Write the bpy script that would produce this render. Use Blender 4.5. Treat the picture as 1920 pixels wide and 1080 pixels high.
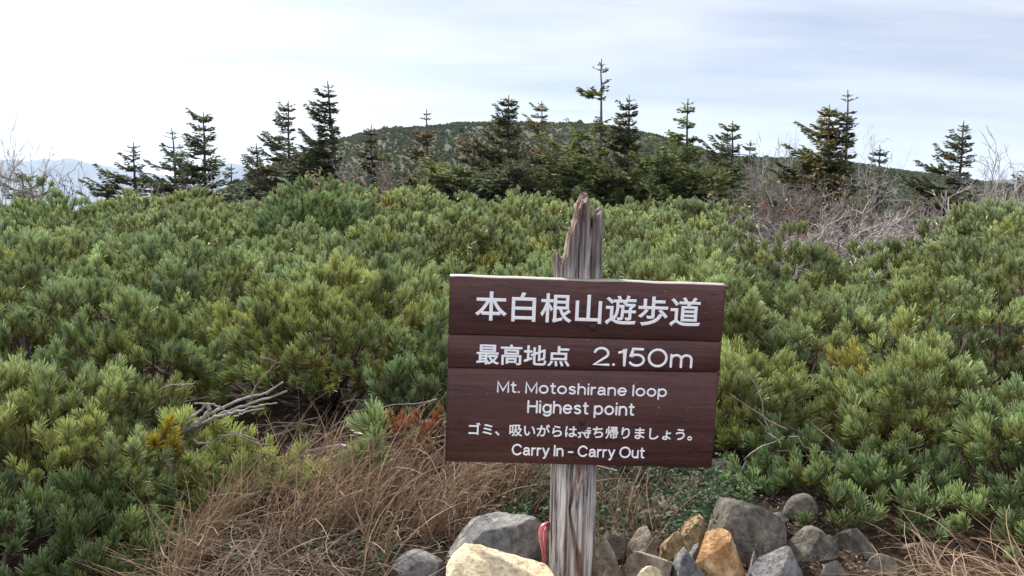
import bpy, bmesh, math, random
import numpy as np
from mathutils import Vector, Matrix

for o in list(bpy.data.objects): bpy.data.objects.remove(o)
SC = bpy.context.scene
COL = SC.collection
RAD = math.radians

# ------------------------------------------------------------------ camera
FPX = 1600.0                        # focal length in pixels of a 1920 wide frame
CAMZ = 1.45
PITCH = math.atan(200 / FPX)
cam_d = bpy.data.cameras.new('camera')
cam = bpy.data.objects.new('camera', cam_d); COL.objects.link(cam)
cam.location = (0, 0, CAMZ)
cam.rotation_euler = (math.pi / 2 - PITCH, 0, 0)
cam_d.sensor_width = 36.0
cam_d.lens = 36.0 * FPX / 1920
cam_d.clip_start = 0.05
cam_d.clip_end = 40000
SC.camera = cam
SC.render.resolution_x, SC.render.resolution_y = 1024, 576

# ------------------------------------------------------------------ sky
SUN_AZ, SUN_EL = RAD(-27), RAD(39)          # left, behind thin cloud
SDIR = Vector((math.sin(SUN_AZ) * math.cos(SUN_EL), math.cos(SUN_AZ) * math.cos(SUN_EL), math.sin(SUN_EL)))
W = bpy.data.worlds.new('World'); SC.world = W; W.use_nodes = True
def N(nt, typ, **kw):
    n = nt.nodes.new(typ)
    for k, v in kw.items():
        if k == 'ins':
            for i, val in v.items(): n.inputs[i].default_value = val
        else: setattr(n, k, v)
    return n
nt = W.node_tree; nt.nodes.clear(); L = nt.links.new
def mth(nt, op, a, b=None, clamp=False):
    n = N(nt, 'ShaderNodeMath', operation=op, use_clamp=clamp)
    for i, v in enumerate((a, b)):
        if v is None: continue
        if isinstance(v, (int, float)): n.inputs[i].default_value = v
        else: nt.links.new(v, n.inputs[i])
    return n.outputs[0]
def ramp(nt, fac, stops):
    n = N(nt, 'ShaderNodeValToRGB')
    while len(n.color_ramp.elements) < len(stops): n.color_ramp.elements.new(0.5)
    for e, (p, c) in zip(n.color_ramp.elements, stops):
        e.position = p; e.color = tuple(c) + (1,) if len(c) == 3 else c
    nt.links.new(fac, n.inputs[0]); return n.outputs[0]
def mixc(nt, fac, a, b, mode='MIX'):
    n = N(nt, 'ShaderNodeMix', data_type='RGBA', blend_type=mode)
    for idx, v in ((0, fac), (6, a), (7, b)):
        if isinstance(v, (int, float)): n.inputs[idx].default_value = v
        elif isinstance(v, tuple): n.inputs[idx].default_value = v + (1,) if len(v) == 3 else v
        else: nt.links.new(v, n.inputs[idx])
    return n.outputs[2]
sky = N(nt, 'ShaderNodeTexSky', sky_type='NISHITA', sun_disc=False, sun_elevation=SUN_EL, sun_rotation=SUN_AZ, altitude=2150)
tc = N(nt, 'ShaderNodeTexCoord')
sep = N(nt, 'ShaderNodeSeparateXYZ'); L(tc.outputs['Generated'], sep.inputs[0])
den = mth(nt, 'ADD', mth(nt, 'MAXIMUM', sep.outputs[2], 0.0), 0.13)
cx = mth(nt, 'DIVIDE', sep.outputs[0], den); cy = mth(nt, 'DIVIDE', sep.outputs[1], den)
def cloud_noise(sx, sy, off, detail, rough):
    cmb = N(nt, 'ShaderNodeCombineXYZ')
    L(mth(nt, 'MULTIPLY', cx, sx), cmb.inputs[0]); L(mth(nt, 'MULTIPLY', cy, sy), cmb.inputs[1]); cmb.inputs[2].default_value = off
    n = N(nt, 'ShaderNodeTexNoise', ins={'Scale': 1.0, 'Detail': detail, 'Roughness': rough, 'Distortion': 0.35}); L(cmb.outputs[0], n.inputs['Vector'])
    return n.outputs['Fac']
n1 = cloud_noise(0.55, 0.95, 3.7, 5, 0.5)
n2 = cloud_noise(0.9, 2.6, 9.1, 4, 0.5)
cover = ramp(nt, mth(nt, 'ADD', mth(nt, 'MULTIPLY', n1, 0.6), mth(nt, 'MULTIPLY', n2, 0.4)), [(0.40, (0, 0, 0)), (0.58, (1, 1, 1))])
# thin cloud brightens broadly round the hidden sun
dot = N(nt, 'ShaderNodeVectorMath', operation='DOT_PRODUCT'); L(tc.outputs['Generated'], dot.inputs[0]); dot.inputs[1].default_value = (-0.50, 0.66, 0.56)       # thinnest, whitest part of the cloud
dd = mth(nt, 'MAXIMUM', dot.outputs['Value'], 0.0)
glow = mth(nt, 'MULTIPLY', mth(nt, 'POWER', dd, 7.5), 4.4)
low = mth(nt, 'POWER', mth(nt, 'SUBTRACT', 1.0, mth(nt, 'MAXIMUM', sep.outputs[2], 0.0), True), 10.0)
CL = 2.3
grey = (0.69 * CL, 0.725 * CL, 0.92 * CL)
white = (1.16 * CL, 1.16 * CL, 1.18 * CL)
ccol = mixc(nt, cover, grey, white)
zen = mth(nt, 'ADD', 0.82, mth(nt, 'MULTIPLY', mth(nt, 'MAXIMUM', sep.outputs[2], 0.0), 1.6))
zen = mth(nt, 'MULTIPLY', zen, mth(nt, 'ADD', 1.0, mth(nt, 'MULTIPLY', mth(nt, 'MAXIMUM', mth(nt, 'MULTIPLY', sep.outputs[1], -1.0), 0.0), 1.35)))   # unseen sky behind the camera brightened as added fill for the sign face   # an overcast sky is brightest overhead
zc_ = N(nt, 'ShaderNodeCombineXYZ')
for k_ in range(3): L(zen, zc_.inputs[k_])
ccol = mixc(nt, 1.0, ccol, zc_.outputs[0], 'MULTIPLY')
ccol = mixc(nt, mth(nt, 'MULTIPLY', low, 0.35), ccol, (1.02 * CL, 1.06 * CL, 1.12 * CL))
gl = N(nt, 'ShaderNodeCombineXYZ')
L(glow, gl.inputs[0]); L(mth(nt, 'MULTIPLY', glow, 0.985), gl.inputs[1]); L(mth(nt, 'MULTIPLY', glow, 0.93), gl.inputs[2])
ccol = mixc(nt, 1.0, ccol, gl.outputs[0], 'ADD')
skyc = mixc(nt, 0.85, sky.outputs[0], ccol)
bg = N(nt, 'ShaderNodeBackground', ins={'Strength': 0.12}); L(skyc, bg.inputs[0])
wo = N(nt, 'ShaderNodeOutputWorld'); L(bg.outputs[0], wo.inputs[0])

# ------------------------------------------------------------------ sun
sd = bpy.data.lights.new('sun', 'SUN'); sd.energy = 5.0; sd.angle = RAD(3); sd.color = (1.0, 0.95, 0.86)
sun = bpy.data.objects.new('sun', sd); COL.objects.link(sun)
sun.rotation_euler = SDIR.to_track_quat('Z', 'Y').to_euler()
SC.view_settings.view_transform = 'Standard'; SC.view_settings.look = 'None'
SC.view_settings.exposure = 1.12; SC.view_settings.gamma = 1
SC.cycles.use_denoising = True
SC.cycles.max_bounces = 6; SC.cycles.diffuse_bounces = 3; SC.cycles.transparent_max_bounces = 4
SC.cycles.volume_bounces = 0

# ------------------------------------------------------------------ helpers
_c, _s = math.cos(PITCH), math.sin(PITCH)
def ray(px, py):
    u, v = (px - 960) / FPX, (540 - py) / FPX
    return Vector((u, _c + v * _s, -_s + v * _c))
def at(px, py, Y):
    """world point at depth Y that photo pixel (px, py) looks at"""
    d = ray(px, py); t = Y / d.y
    return Vector((d.x * t, Y, CAMZ + d.z * t))

def h3(ix, iy, iz, seed):
    n = (ix * 374761393 + iy * 668265263 + iz * 2147483647 % 4294967296 + seed * 974711) & 0xFFFFFFFF
    n = ((n ^ (n >> 13)) * 1274126177) & 0xFFFFFFFF
    n = ((n ^ (n >> 16)) * 2246822519) & 0xFFFFFFFF
    return ((n ^ (n >> 15)) & 0xFFFFFF) / float(0xFFFFFF)
def vnoise(p, seed=0):
    p = np.asarray(p, float); i = np.floor(p).astype(np.int64); f = p - i; f = f * f * (3 - 2 * f)
    r = 0
    for a in (0, 1):
        for b in (0, 1):
            for c in (0, 1):
                w = (f[..., 0] if a else 1 - f[..., 0]) * (f[..., 1] if b else 1 - f[..., 1]) * (f[..., 2] if c else 1 - f[..., 2])
                r = r + w * h3(i[..., 0] + a, i[..., 1] + b, i[..., 2] + c, seed)
    return r * 2 - 1
def fbm(p, seed=0, octv=4, gain=0.5):
    p = np.asarray(p, float); r = 0; a = 1; s = 0
    for k in range(octv):
        r = r + a * vnoise(p * (2.03 ** k) + 17.3 * k, seed + k); s += a; a *= gain
    return r / s
def smooth(a, b, x):
    t = np.clip((x - a) / (b - a), 0, 1); return t * t * (3 - 2 * t)

class MB:
    """collects vertices, faces (3 or 4 corners) and vertex colours, links ONE mesh object"""
    def __init__(s): s.v, s.c, s.q, s.t, s.qm, s.tm, s.n = [], [], [], [], [], [], 0
    def add(s, v, quads=None, tris=None, col=(1, 1, 1), mi=0):
        v = np.asarray(v, float).reshape(-1, 3); c = np.asarray(col, float)
        if c.ndim == 1: c = np.broadcast_to(c, (len(v), 3))
        s.v.append(v); s.c.append(c)
        if quads is not None and len(quads): s.q.append(np.asarray(quads, np.int64) + s.n); s.qm.append(np.full(len(quads), mi))
        if tris is not None and len(tris): s.t.append(np.asarray(tris, np.int64) + s.n); s.tm.append(np.full(len(tris), mi))
        s.n += len(v)
    def tube(s, pts, rad, sides=5, col=(1, 1, 1), mi=0, cap=True):
        pts = np.asarray(pts, float); n = len(pts); rad = np.broadcast_to(np.asarray(rad, float), (n,))
        d = np.gradient(pts, axis=0); d /= np.linalg.norm(d, axis=1, keepdims=True) + 1e-9
        ref = np.array([0.0, 0, 1]) if abs(d[:, 2].mean()) < 0.85 else np.array([1.0, 0, 0])
        a = np.cross(d, ref); a /= np.linalg.norm(a, axis=1, keepdims=True) + 1e-9; b = np.cross(d, a)
        ang = np.arange(sides) * 2 * np.pi / sides
        v = pts[:, None] + rad[:, None, None] * (np.cos(ang)[None, :, None] * a[:, None] + np.sin(ang)[None, :, None] * b[:, None])
        i = np.arange(n - 1)[:, None] * sides; j = np.arange(sides)[None]; k = (j + 1) % sides
        q = np.stack([i + j, i + k, i + sides + k, i + sides + j], -1).reshape(-1, 4)
        cc = np.asarray(col, float)
        if cc.ndim == 2: cc = np.repeat(cc, sides, 0)
        s.add(v.reshape(-1, 3), q, None, cc, mi)
    def build(s, name, mats, parent=None, smooth_=False):
        me = bpy.data.meshes.new(name)
        v = np.concatenate(s.v); c = np.concatenate(s.c)
        q = np.concatenate(s.q) if s.q else np.zeros((0, 4), np.int64); t = np.concatenate(s.t) if s.t else np.zeros((0, 3), np.int64)
        me.vertices.add(len(v)); me.vertices.foreach_set('co', v.astype(np.float32).ravel())
        nl = q.size + t.size; me.loops.add(nl)
        me.loops.foreach_set('vertex_index', np.concatenate([q.ravel(), t.ravel()]).astype(np.int32))
        me.polygons.add(len(q) + len(t))
        st = np.concatenate([np.arange(len(q)) * 4, q.size + np.arange(len(t)) * 3]).astype(np.int32)
        me.polygons.foreach_set('loop_start', st)
        mi = np.concatenate(s.qm + s.tm).astype(np.int32); me.polygons.foreach_set('material_index', mi)
        if smooth_: me.polygons.foreach_set('use_smooth', np.ones(len(st), bool))
        at_ = me.color_attributes.new('Col', 'FLOAT_COLOR', 'POINT')
        at_.data.foreach_set('color', np.concatenate([c, np.ones((len(c), 1))], 1).astype(np.float32).ravel())
        for m in (mats if isinstance(mats, (list, tuple)) else [mats]): me.materials.append(m)
        me.update(calc_edges=True); me.validate()
        o = bpy.data.objects.new(name, me); COL.objects.link(o)
        if parent: o.parent = parent
        return o

def tag(o, label=None, cat=None, group=None, kind=None):
    if label: o['label'] = label
    if cat: o['category'] = cat
    if group: o['group'] = group
    if kind: o['kind'] = kind
    return o
def thing(name, label, cat, loc=(0, 0, 0), group=None):
    o = bpy.data.objects.new(name, None); o.empty_display_size = 0.1; COL.objects.link(o); o.location = loc
    return tag(o, label, cat, group)

# ------------------------------------------------------------------ materials
def new_mat(name):
    m = bpy.data.materials.new(name); m.use_nodes = True; t = m.node_tree; t.nodes.clear()
    out = N(t, 'ShaderNodeOutputMaterial'); b = N(t, 'ShaderNodeBsdfPrincipled'); t.links.new(b.outputs[0], out.inputs[0])
    return m, t, b, out
def noise(t, scale, detail=4, rough=0.55, vec=None, dist=0.0):
    n = N(t, 'ShaderNodeTexNoise', ins={'Scale': scale, 'Detail': detail, 'Roughness': rough, 'Distortion': dist})
    if vec is not None: t.links.new(vec, n.inputs['Vector'])
    return n.outputs['Fac']
def objcoord(t, scale=(1, 1, 1)):
    c = N(t, 'ShaderNodeTexCoord'); m = N(t, 'ShaderNodeMapping'); m.inputs['Scale'].default_value = scale
    t.links.new(c.outputs['Object'], m.inputs[0]); return m.outputs[0]
def bump(t, b, h, strength, dist):
    n = N(t, 'ShaderNodeBump', ins={'Strength': strength, 'Distance': dist}); t.links.new(h, n.inputs['Height']); t.links.new(n.outputs[0], b.inputs['Normal'])
def leaf_mat(name, transl=0.3, rough=0.5, spec=0.35, tint=(1, 1, 1)):
    m, t, b, out = new_mat(name)
    a = N(t, 'ShaderNodeAttribute', attribute_name='Col')
    c = mixc(t, 1.0, a.outputs['Color'], tint, 'MULTIPLY')
    t.links.new(c, b.inputs['Base Color']); b.inputs['Roughness'].default_value = rough; b.inputs['Specular IOR Level'].default_value = spec
    tr = N(t, 'ShaderNodeBsdfTranslucent'); t.links.new(c, tr.inputs[0])
    mx = N(t, 'ShaderNodeMixShader'); mx.inputs[0].default_value = transl
    t.links.new(b.outputs[0], mx.inputs[1]); t.links.new(tr.outputs[0], mx.inputs[2]); t.links.new(mx.outputs[0], out.inputs[0])
    return m
def bark_mat(name, nscale=40):
    m, t, b, out = new_mat(name)
    a = N(t, 'ShaderNodeAttribute', attribute_name='Col')
    f = noise(t, nscale, 4, 0.6, objcoord(t))
    c = mixc(t, 1.0, a.outputs['Color'], ramp(t, f, [(0.3, (0.6, 0.58, 0.56)), (0.7, (1.25, 1.2, 1.18))]), 'MULTIPLY')
    t.links.new(c, b.inputs['Base Color']); b.inputs['Roughness'].default_value = 0.85; b.inputs['Specular IOR Level'].default_value = 0.2
    bump(t, b, f, 0.5, 0.004)
    return m
M_NEEDLE = leaf_mat('pine_needles', 0.14, 0.52, 0.3)
M_FIR = leaf_mat('fir_needles', 0.28, 0.75, 0.12)
M_DRY = leaf_mat('dry_grass', 0.25, 0.6, 0.25)
M_GREENLEAF = leaf_mat('glossy_leaves', 0.15, 0.6, 0.1)
M_SCRUB = leaf_mat('far_scrub', 0.1, 0.9, 0.03)
M_BARK = bark_mat('bark')
M_TWIG = bark_mat('bare_twigs', 25)

def ground_mat():
    m, t, b, out = new_mat('soil')
    v = objcoord(t)
    f1 = noise(t, 3.0, 6, 0.6, v); f2 = noise(t, 45.0, 5, 0.65, v)
    c = ramp(t, f2, [(0.35, (0.012, 0.009, 0.007)), (0.5, (0.026, 0.019, 0.014)), (0.66, (0.065, 0.046, 0.034))])
    c2 = ramp(t, f1, [(0.35, (0.9, 0.8, 0.7)), (0.65, (1.1, 1.1, 1.0))])
    near = mixc(t, 1.0, c, c2, 'MULTIPLY')
    g = N(t, 'ShaderNodeNewGeometry'); ln = N(t, 'ShaderNodeVectorMath', operation='LENGTH'); t.links.new(g.outputs['Position'], ln.inputs[0])
    fac = mth(t, 'DIVIDE', mth(t, 'SUBTRACT', ln.outputs['Value'], 14.0), 30.0, True)
    f3 = noise(t, 0.02, 6, 0.6, v)
    far = ramp(t, f3, [(0.35, (0.035, 0.05, 0.025)), (0.65, (0.075, 0.075, 0.04))])
    t.links.new(mixc(t, fac, near, far), b.inputs['Base Color']); b.inputs['Roughness'].default_value = 0.95; b.inputs['Specular IOR Level'].default_value = 0.1
    bump(t, b, f2, 0.9, 0.012)
    return m
def far_mat(name, c1, c2, scale):
    m, t, b, out = new_mat(name); v = objcoord(t)
    f = noise(t, scale, 7, 0.65, v)
    t.links.new(ramp(t, f, [(0.35, c1), (0.65, c2)]), b.inputs['Base Color']); b.inputs['Roughness'].default_value = 0.95; b.inputs['Specular IOR Level'].default_value = 0.1
    return m

# ------------------------------------------------------------------ terrain
def gz(x, y):
    """height of the ground sheet"""
    x = np.asarray(x, float); y = np.asarray(y, float); r = np.hypot(x, y)
    z = 0.42 * smooth(1.1, 1.85, y) + 0.03 * smooth(2.4, 3.3, y) - 0.10 * smooth(4, 9, y)
    z = z - 0.26 * smooth(.75, 1.25, -x) * smooth(1.6, 2.2, y) * (1 - smooth(2.9, 3.6, y))        # hollow at the left
    fade = 1 - smooth(16, 30, r)
    z = z * fade
    z = z - 6 * smooth(18, 90, r) - 20 * smooth(80, 300, r) - 340 * smooth(250, 1600, r)
    p = np.stack([x, y, 0 * x], -1)
    z = z + 0.035 * fbm(p * 2.2, 5, 4) * smooth(0.6, 2.0, r) * fade + 0.012 * fbm(p * 14, 9, 3) * fade
    z = z + fbm(p * 0.012, 31, 4) * 4 * smooth(60, 200, r)
    return z
def gz1(x, y): return float(gz(np.array([x]), np.array([y]))[0])
radii = np.concatenate([[0.0], np.geomspace(0.25, 7000, 330)])
NA = 420
ang = np.arange(NA) * 2 * np.pi / NA
X = radii[:, None] * np.sin(ang)[None]; Y = radii[:, None] * np.cos(ang)[None]
Z = gz(X, Y)
mb = MB(); i = np.arange(len(radii) - 1)[:, None] * NA; j = np.arange(NA)[None]; k = (j + 1) % NA
mb.add(np.stack([X, Y, Z], -1).reshape(-1, 3), np.stack([i + j, i + NA + j, i + NA + k, i + k], -1).reshape(-1, 4)[NA:], np.stack([j[0] + 0, NA + j[0], NA + k[0]], -1))
tag(mb.build('ground', ground_mat(), smooth_=True), kind='structure')

# rounded hill behind the trees
def elev_z(py, Yd):
    return CAMZ + Yd * math.tan(math.atan((540 - py) / FPX) - PITCH)
HILL_Y = 220.0
prof_px = np.array([(-300, 420), (300, 395), (470, 352), (520, 326), (560, 306), (600, 290), (650, 270), (690, 259), (720, 252), (760, 247), (800, 243), (850, 238), (900, 236), (1000, 235), (1060, 236), (1120, 240), (1180, 249), (1220, 259), (1260, 272), (1320, 291), (1370, 299), (1420, 301), (1480, 302), (1540, 306), (1600, 315), (1660, 325), (1720, 333), (1780, 341), (1840, 349), (1920, 356), (2100, 380), (2600, 440)], float)
hx = (prof_px[:, 0] - 960) / FPX * HILL_Y / _c
hz = np.array([elev_z(p, HILL_Y) for p in prof_px[:, 1]])
def hill_z(x, y):
    crest = np.interp(x, hx, hz)
    base = -32.0
    d = (y - HILL_Y) / 95.0
    s = np.exp(-np.abs(d) ** 2.2 * 1.2)
    p = np.stack([x, y, 0 * x], -1)
    z = base + (crest - base) * s
    return z + (0.9 * fbm(p * 0.05, 3, 4) + 0.35 * fbm(p * 0.3, 8, 3)) * s
gx, gy = np.meshgrid(np.linspace(-200, 260, 300), np.linspace(70, 420, 200))
mb = MB(); nx = gx.shape[1]; ny = gx.shape[0]
i = np.arange(ny - 1)[:, None] * nx; j = np.arange(nx - 1)[None]
mb.add(np.stack([gx, gy, hill_z(gx, gy)], -1).reshape(-1, 3), np.stack([i + j, i + j + 1, i + nx + j + 1, i + nx + j], -1).reshape(-1, 4))
tag(mb.build('hill', far_mat('hill_earth', (0.05, 0.06, 0.033), (0.066, 0.069, 0.041), 0.25), smooth_=True), kind='structure')

# far mountain ranges
def range_mesh(name, px, Yd, depth, base, seed, mat):
    px = np.array(px, float); xs = (px[:, 0] - 960) / FPX * Yd / _c; zs = np.array([elev_z(p, Yd) for p in px[:, 1]])
    gx, gy = np.meshgrid(np.linspace(xs[0], xs[-1], 260), np.linspace(Yd - depth, Yd + depth, 70))
    crest = np.interp(gx, xs, zs); d = np.abs(gy - Yd) / depth
    edge = smooth(0, 0.06, (gx - xs[0]) / (xs[-1] - xs[0])) * smooth(0, 0.06, (xs[-1] - gx) / (xs[-1] - xs[0]))
    p = np.stack([gx, gy, 0 * gx], -1) / depth
    s = np.clip(1 - d, 0, 1) * edge
    z = base + (crest - base) * s * (1 + 0.0 * d) + depth * 0.10 * fbm(p * 5, seed, 5) * s * smooth(0.0, 0.25, d) + depth * 0.006 * fbm(p * 40, seed, 3) * s
    mb = MB(); nx = gx.shape[1]; ny = gx.shape[0]
    i = np.arange(ny - 1)[:, None] * nx; j = np.arange(nx - 1)[None]
    mb.add(np.stack([gx, gy, z], -1).reshape(-1, 3), np.stack([i + j, i + j + 1, i + nx + j + 1, i + nx + j], -1).reshape(-1, 4))
    return tag(mb.build(name, mat, smooth_=True), kind='structure')
M_MT = far_mat('mountain_forest', (0.04, 0.055, 0.04), (0.08, 0.085, 0.06), 0.004)
range_mesh('mountain_range', [(-700, 380), (-300, 318), (-100, 304), (0, 300), (30, 297), (75, 300), (100, 295), (118, 299), (145, 294), (175, 302), (215, 309), (260, 318), (310, 326), (360, 330), (400, 322), (420, 308), (440, 303), (468, 308), (500, 322), (560, 340), (700, 352), (900, 360), (1100, 400)], 5200, 900, -385, 11, M_MT)
range_mesh('mountain_ridge', [(1500, 400), (1700, 350), (1790, 341), (1830, 336), (1870, 333), (1920, 334), (2000, 338), (2150, 344), (2400, 380)], 2600, 500, -385, 14, M_MT)

# ------------------------------------------------------------------ pine tufts
def unit(v): return v / (np.linalg.norm(v, axis=-1, keepdims=True) + 1e-9)
def frames(axis, rng):
    """rotation matrices (N,3,3) taking +Z to axis with random spin"""
    a = unit(axis); r = rng.normal(size=a.shape); x = unit(np.cross(a, r)); y = np.cross(a, x)
    return np.stack([x, y, a], -1)
C_NEW = np.array([0.132, 0.169, 0.060]); C_BLUE = np.array([0.164, 0.205, 0.117]); C_OLD = np.array([0.125, 0.122, 0.032]); C_DEAD = np.array([0.20, 0.10, 0.04])
def tuft_proto(rng, n, width):
    t = rng.random(n) ** 0.8
    al = np.radians(46 - 36 * t + rng.normal(0, 7, n)); az = rng.random(n) * 2 * np.pi
    L_ = rng.uniform(0.036, 0.046, n)
    base = np.stack([0 * t, 0 * t, t * 0.042], -1)
    rad_ = np.stack([np.cos(az), np.sin(az), 0 * az], -1); up = np.array([0, 0, 1.0])
    d0 = rad_ * np.sin(al)[:, None] + up * np.cos(al)[:, None]
    side = unit(np.cross(d0, rng.normal(size=(n, 3))))
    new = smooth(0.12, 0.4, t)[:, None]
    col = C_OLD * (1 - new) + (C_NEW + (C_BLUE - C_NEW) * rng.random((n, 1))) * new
    col = col * rng.uniform(0.8, 1.25, (n, 1)); col = col * .70; tipc = col * 2.5  # bases darkened, tips brightened: lit tips and shaded gaps put into the needle colour
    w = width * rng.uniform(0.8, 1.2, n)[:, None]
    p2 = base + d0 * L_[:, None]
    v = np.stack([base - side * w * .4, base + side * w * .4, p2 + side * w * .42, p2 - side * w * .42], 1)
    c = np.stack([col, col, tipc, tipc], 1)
    q = np.arange(n)[:, None] * 4 + np.array([0, 1, 2, 3])
    return v.reshape(-1, 3), q, c.reshape(-1, 3)
RNG = np.random.default_rng(11)
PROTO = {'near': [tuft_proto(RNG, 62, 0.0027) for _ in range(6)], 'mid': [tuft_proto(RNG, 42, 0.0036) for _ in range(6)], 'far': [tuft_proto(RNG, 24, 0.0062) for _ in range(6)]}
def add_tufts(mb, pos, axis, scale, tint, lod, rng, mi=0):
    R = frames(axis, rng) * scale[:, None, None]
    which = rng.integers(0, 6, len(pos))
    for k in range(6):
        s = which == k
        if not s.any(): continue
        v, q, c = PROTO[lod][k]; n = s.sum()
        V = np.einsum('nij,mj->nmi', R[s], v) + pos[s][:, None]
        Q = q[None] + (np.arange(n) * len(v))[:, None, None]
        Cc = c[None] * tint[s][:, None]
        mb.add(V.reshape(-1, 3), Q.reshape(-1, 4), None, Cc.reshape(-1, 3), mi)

DOMES = []      # (centre, radii) of every bush so that buried shoots can be dropped
def dome_shoots(c, r, zlim, seed, spacing=0.15, per=5, backcut=2.0, shrink=0.0):
    rng = np.random.default_rng(seed)
    area = 2 * math.pi * ((r[0] * r[1]) ** 0.8 + 2 * (r[0] * r[2]) ** 0.8) / 3 * (1.0 - zlim)
    n = max(6, int(area / spacing ** 2))
    tot = int(n * 2 / (1 - zlim))
    i = np.arange(tot) + 0.5
    z = 1 - 2 * i / tot; ph = i * 2.399963 + rng.random() * 6
    d = np.stack([np.sqrt(1 - z * z) * np.cos(ph), np.sqrt(1 - z * z) * np.sin(ph), z], -1)
    d = unit(d + rng.normal(0, 0.09, d.shape)); d = d[(d[:, 2] > zlim) & (d[:, 1] < backcut)]
    q_ = fbm(d * np.asarray(r) * 5.2 + seed * 3.1, seed, 2)                  # billows about 0.3 m across with open gaps between
    sel = q_ > -.34; d, q_ = d[sel], q_[sel]
    lump = 1 + 0.52 * q_ + rng.normal(0, 0.06, len(d)) - shrink
    P = np.asarray(c) + d * np.asarray(r) * lump[:, None]
    nrm = unit(d / np.asarray(r))
    keep = np.ones(len(P), bool)
    for (c2, r2) in DOMES:
        if np.allclose(c2, c): continue
        q = (P - c2) / (np.asarray(r2) * 0.88); keep &= (q ** 2).sum(1) > 1
    keep &= P[:, 2] > gz(P[:, 0], P[:, 1]) + 0.02
    return P[keep], nrm[keep], rng
def bush_geometry(mb_f, mb_b, c, r, zlim, seed, lod, spacing, per, root, backcut=2.0, tint=(1, 1, 1), branches=True, tsc=1.0, shrink=0.0):
    P, nrm, rng = dome_shoots(c, r, zlim, seed, spacing, per, backcut, shrink)
    if not len(P): return
    up = np.array([0, 0, 1.0])
    main = unit(nrm * 0.8 + up * 0.75 + rng.normal(0, 0.18, P.shape))
    B = P - main * 0.12 * tsc                                    # fork the shoots spring from
    pos, axis, tn, sc = [], [], [], []
    ct = (1 + 0.22 * rng.normal(size=(len(P), 1))).clip(0.6, 1.5) * np.asarray(tint)
    warm = rng.random((len(P), 1)) ** 2
    ct = ct * (1 + warm * np.array([0.16, 0.07, -0.14]))
    ct = np.where(rng.random((len(P), 1)) < .005, ct * np.array([1.05, .85, .6]), ct)
    for k in range(per):
        sp = unit(main + rng.normal(0, 0.5 if k else 0.05, P.shape))
        ln = rng.uniform(0.07, 0.125, (len(P), 1)) * tsc
        pos.append(B + sp * ln); axis.append(unit(sp * .7 + main * .4 + up * 0.35)); tn.append(ct * rng.uniform(0.88, 1.12, (len(P), 1))); sc.append(rng.uniform(0.85, 1.2, len(P)) * tsc)
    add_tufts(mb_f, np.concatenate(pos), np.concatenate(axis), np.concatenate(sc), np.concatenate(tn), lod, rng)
    if branches:
        root = np.asarray(root, float)
        for m in range(len(P)):
            if m % branches: continue
            q = B[m]; off = rng.normal(0, 0.03, 3)
            mid = root * 0.45 + q * 0.55 + np.array([0, 0, -0.10 * r[2] / 0.4]) + off
            t = np.linspace(0, 1, 7)[:, None]
            pts = (1 - t) ** 2 * root + 2 * t * (1 - t) * mid + t * t * q
            pts = pts + rng.normal(0, 0.006, pts.shape)
            cc = np.array([0.11, 0.085, 0.065]) * rng.uniform(0.5, 1.3) if rng.random() > .12 else np.array([.27, .25, .23])
            mb_b.tube(pts, np.linspace(0.011, 0.004, 7), 5, cc)

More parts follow.
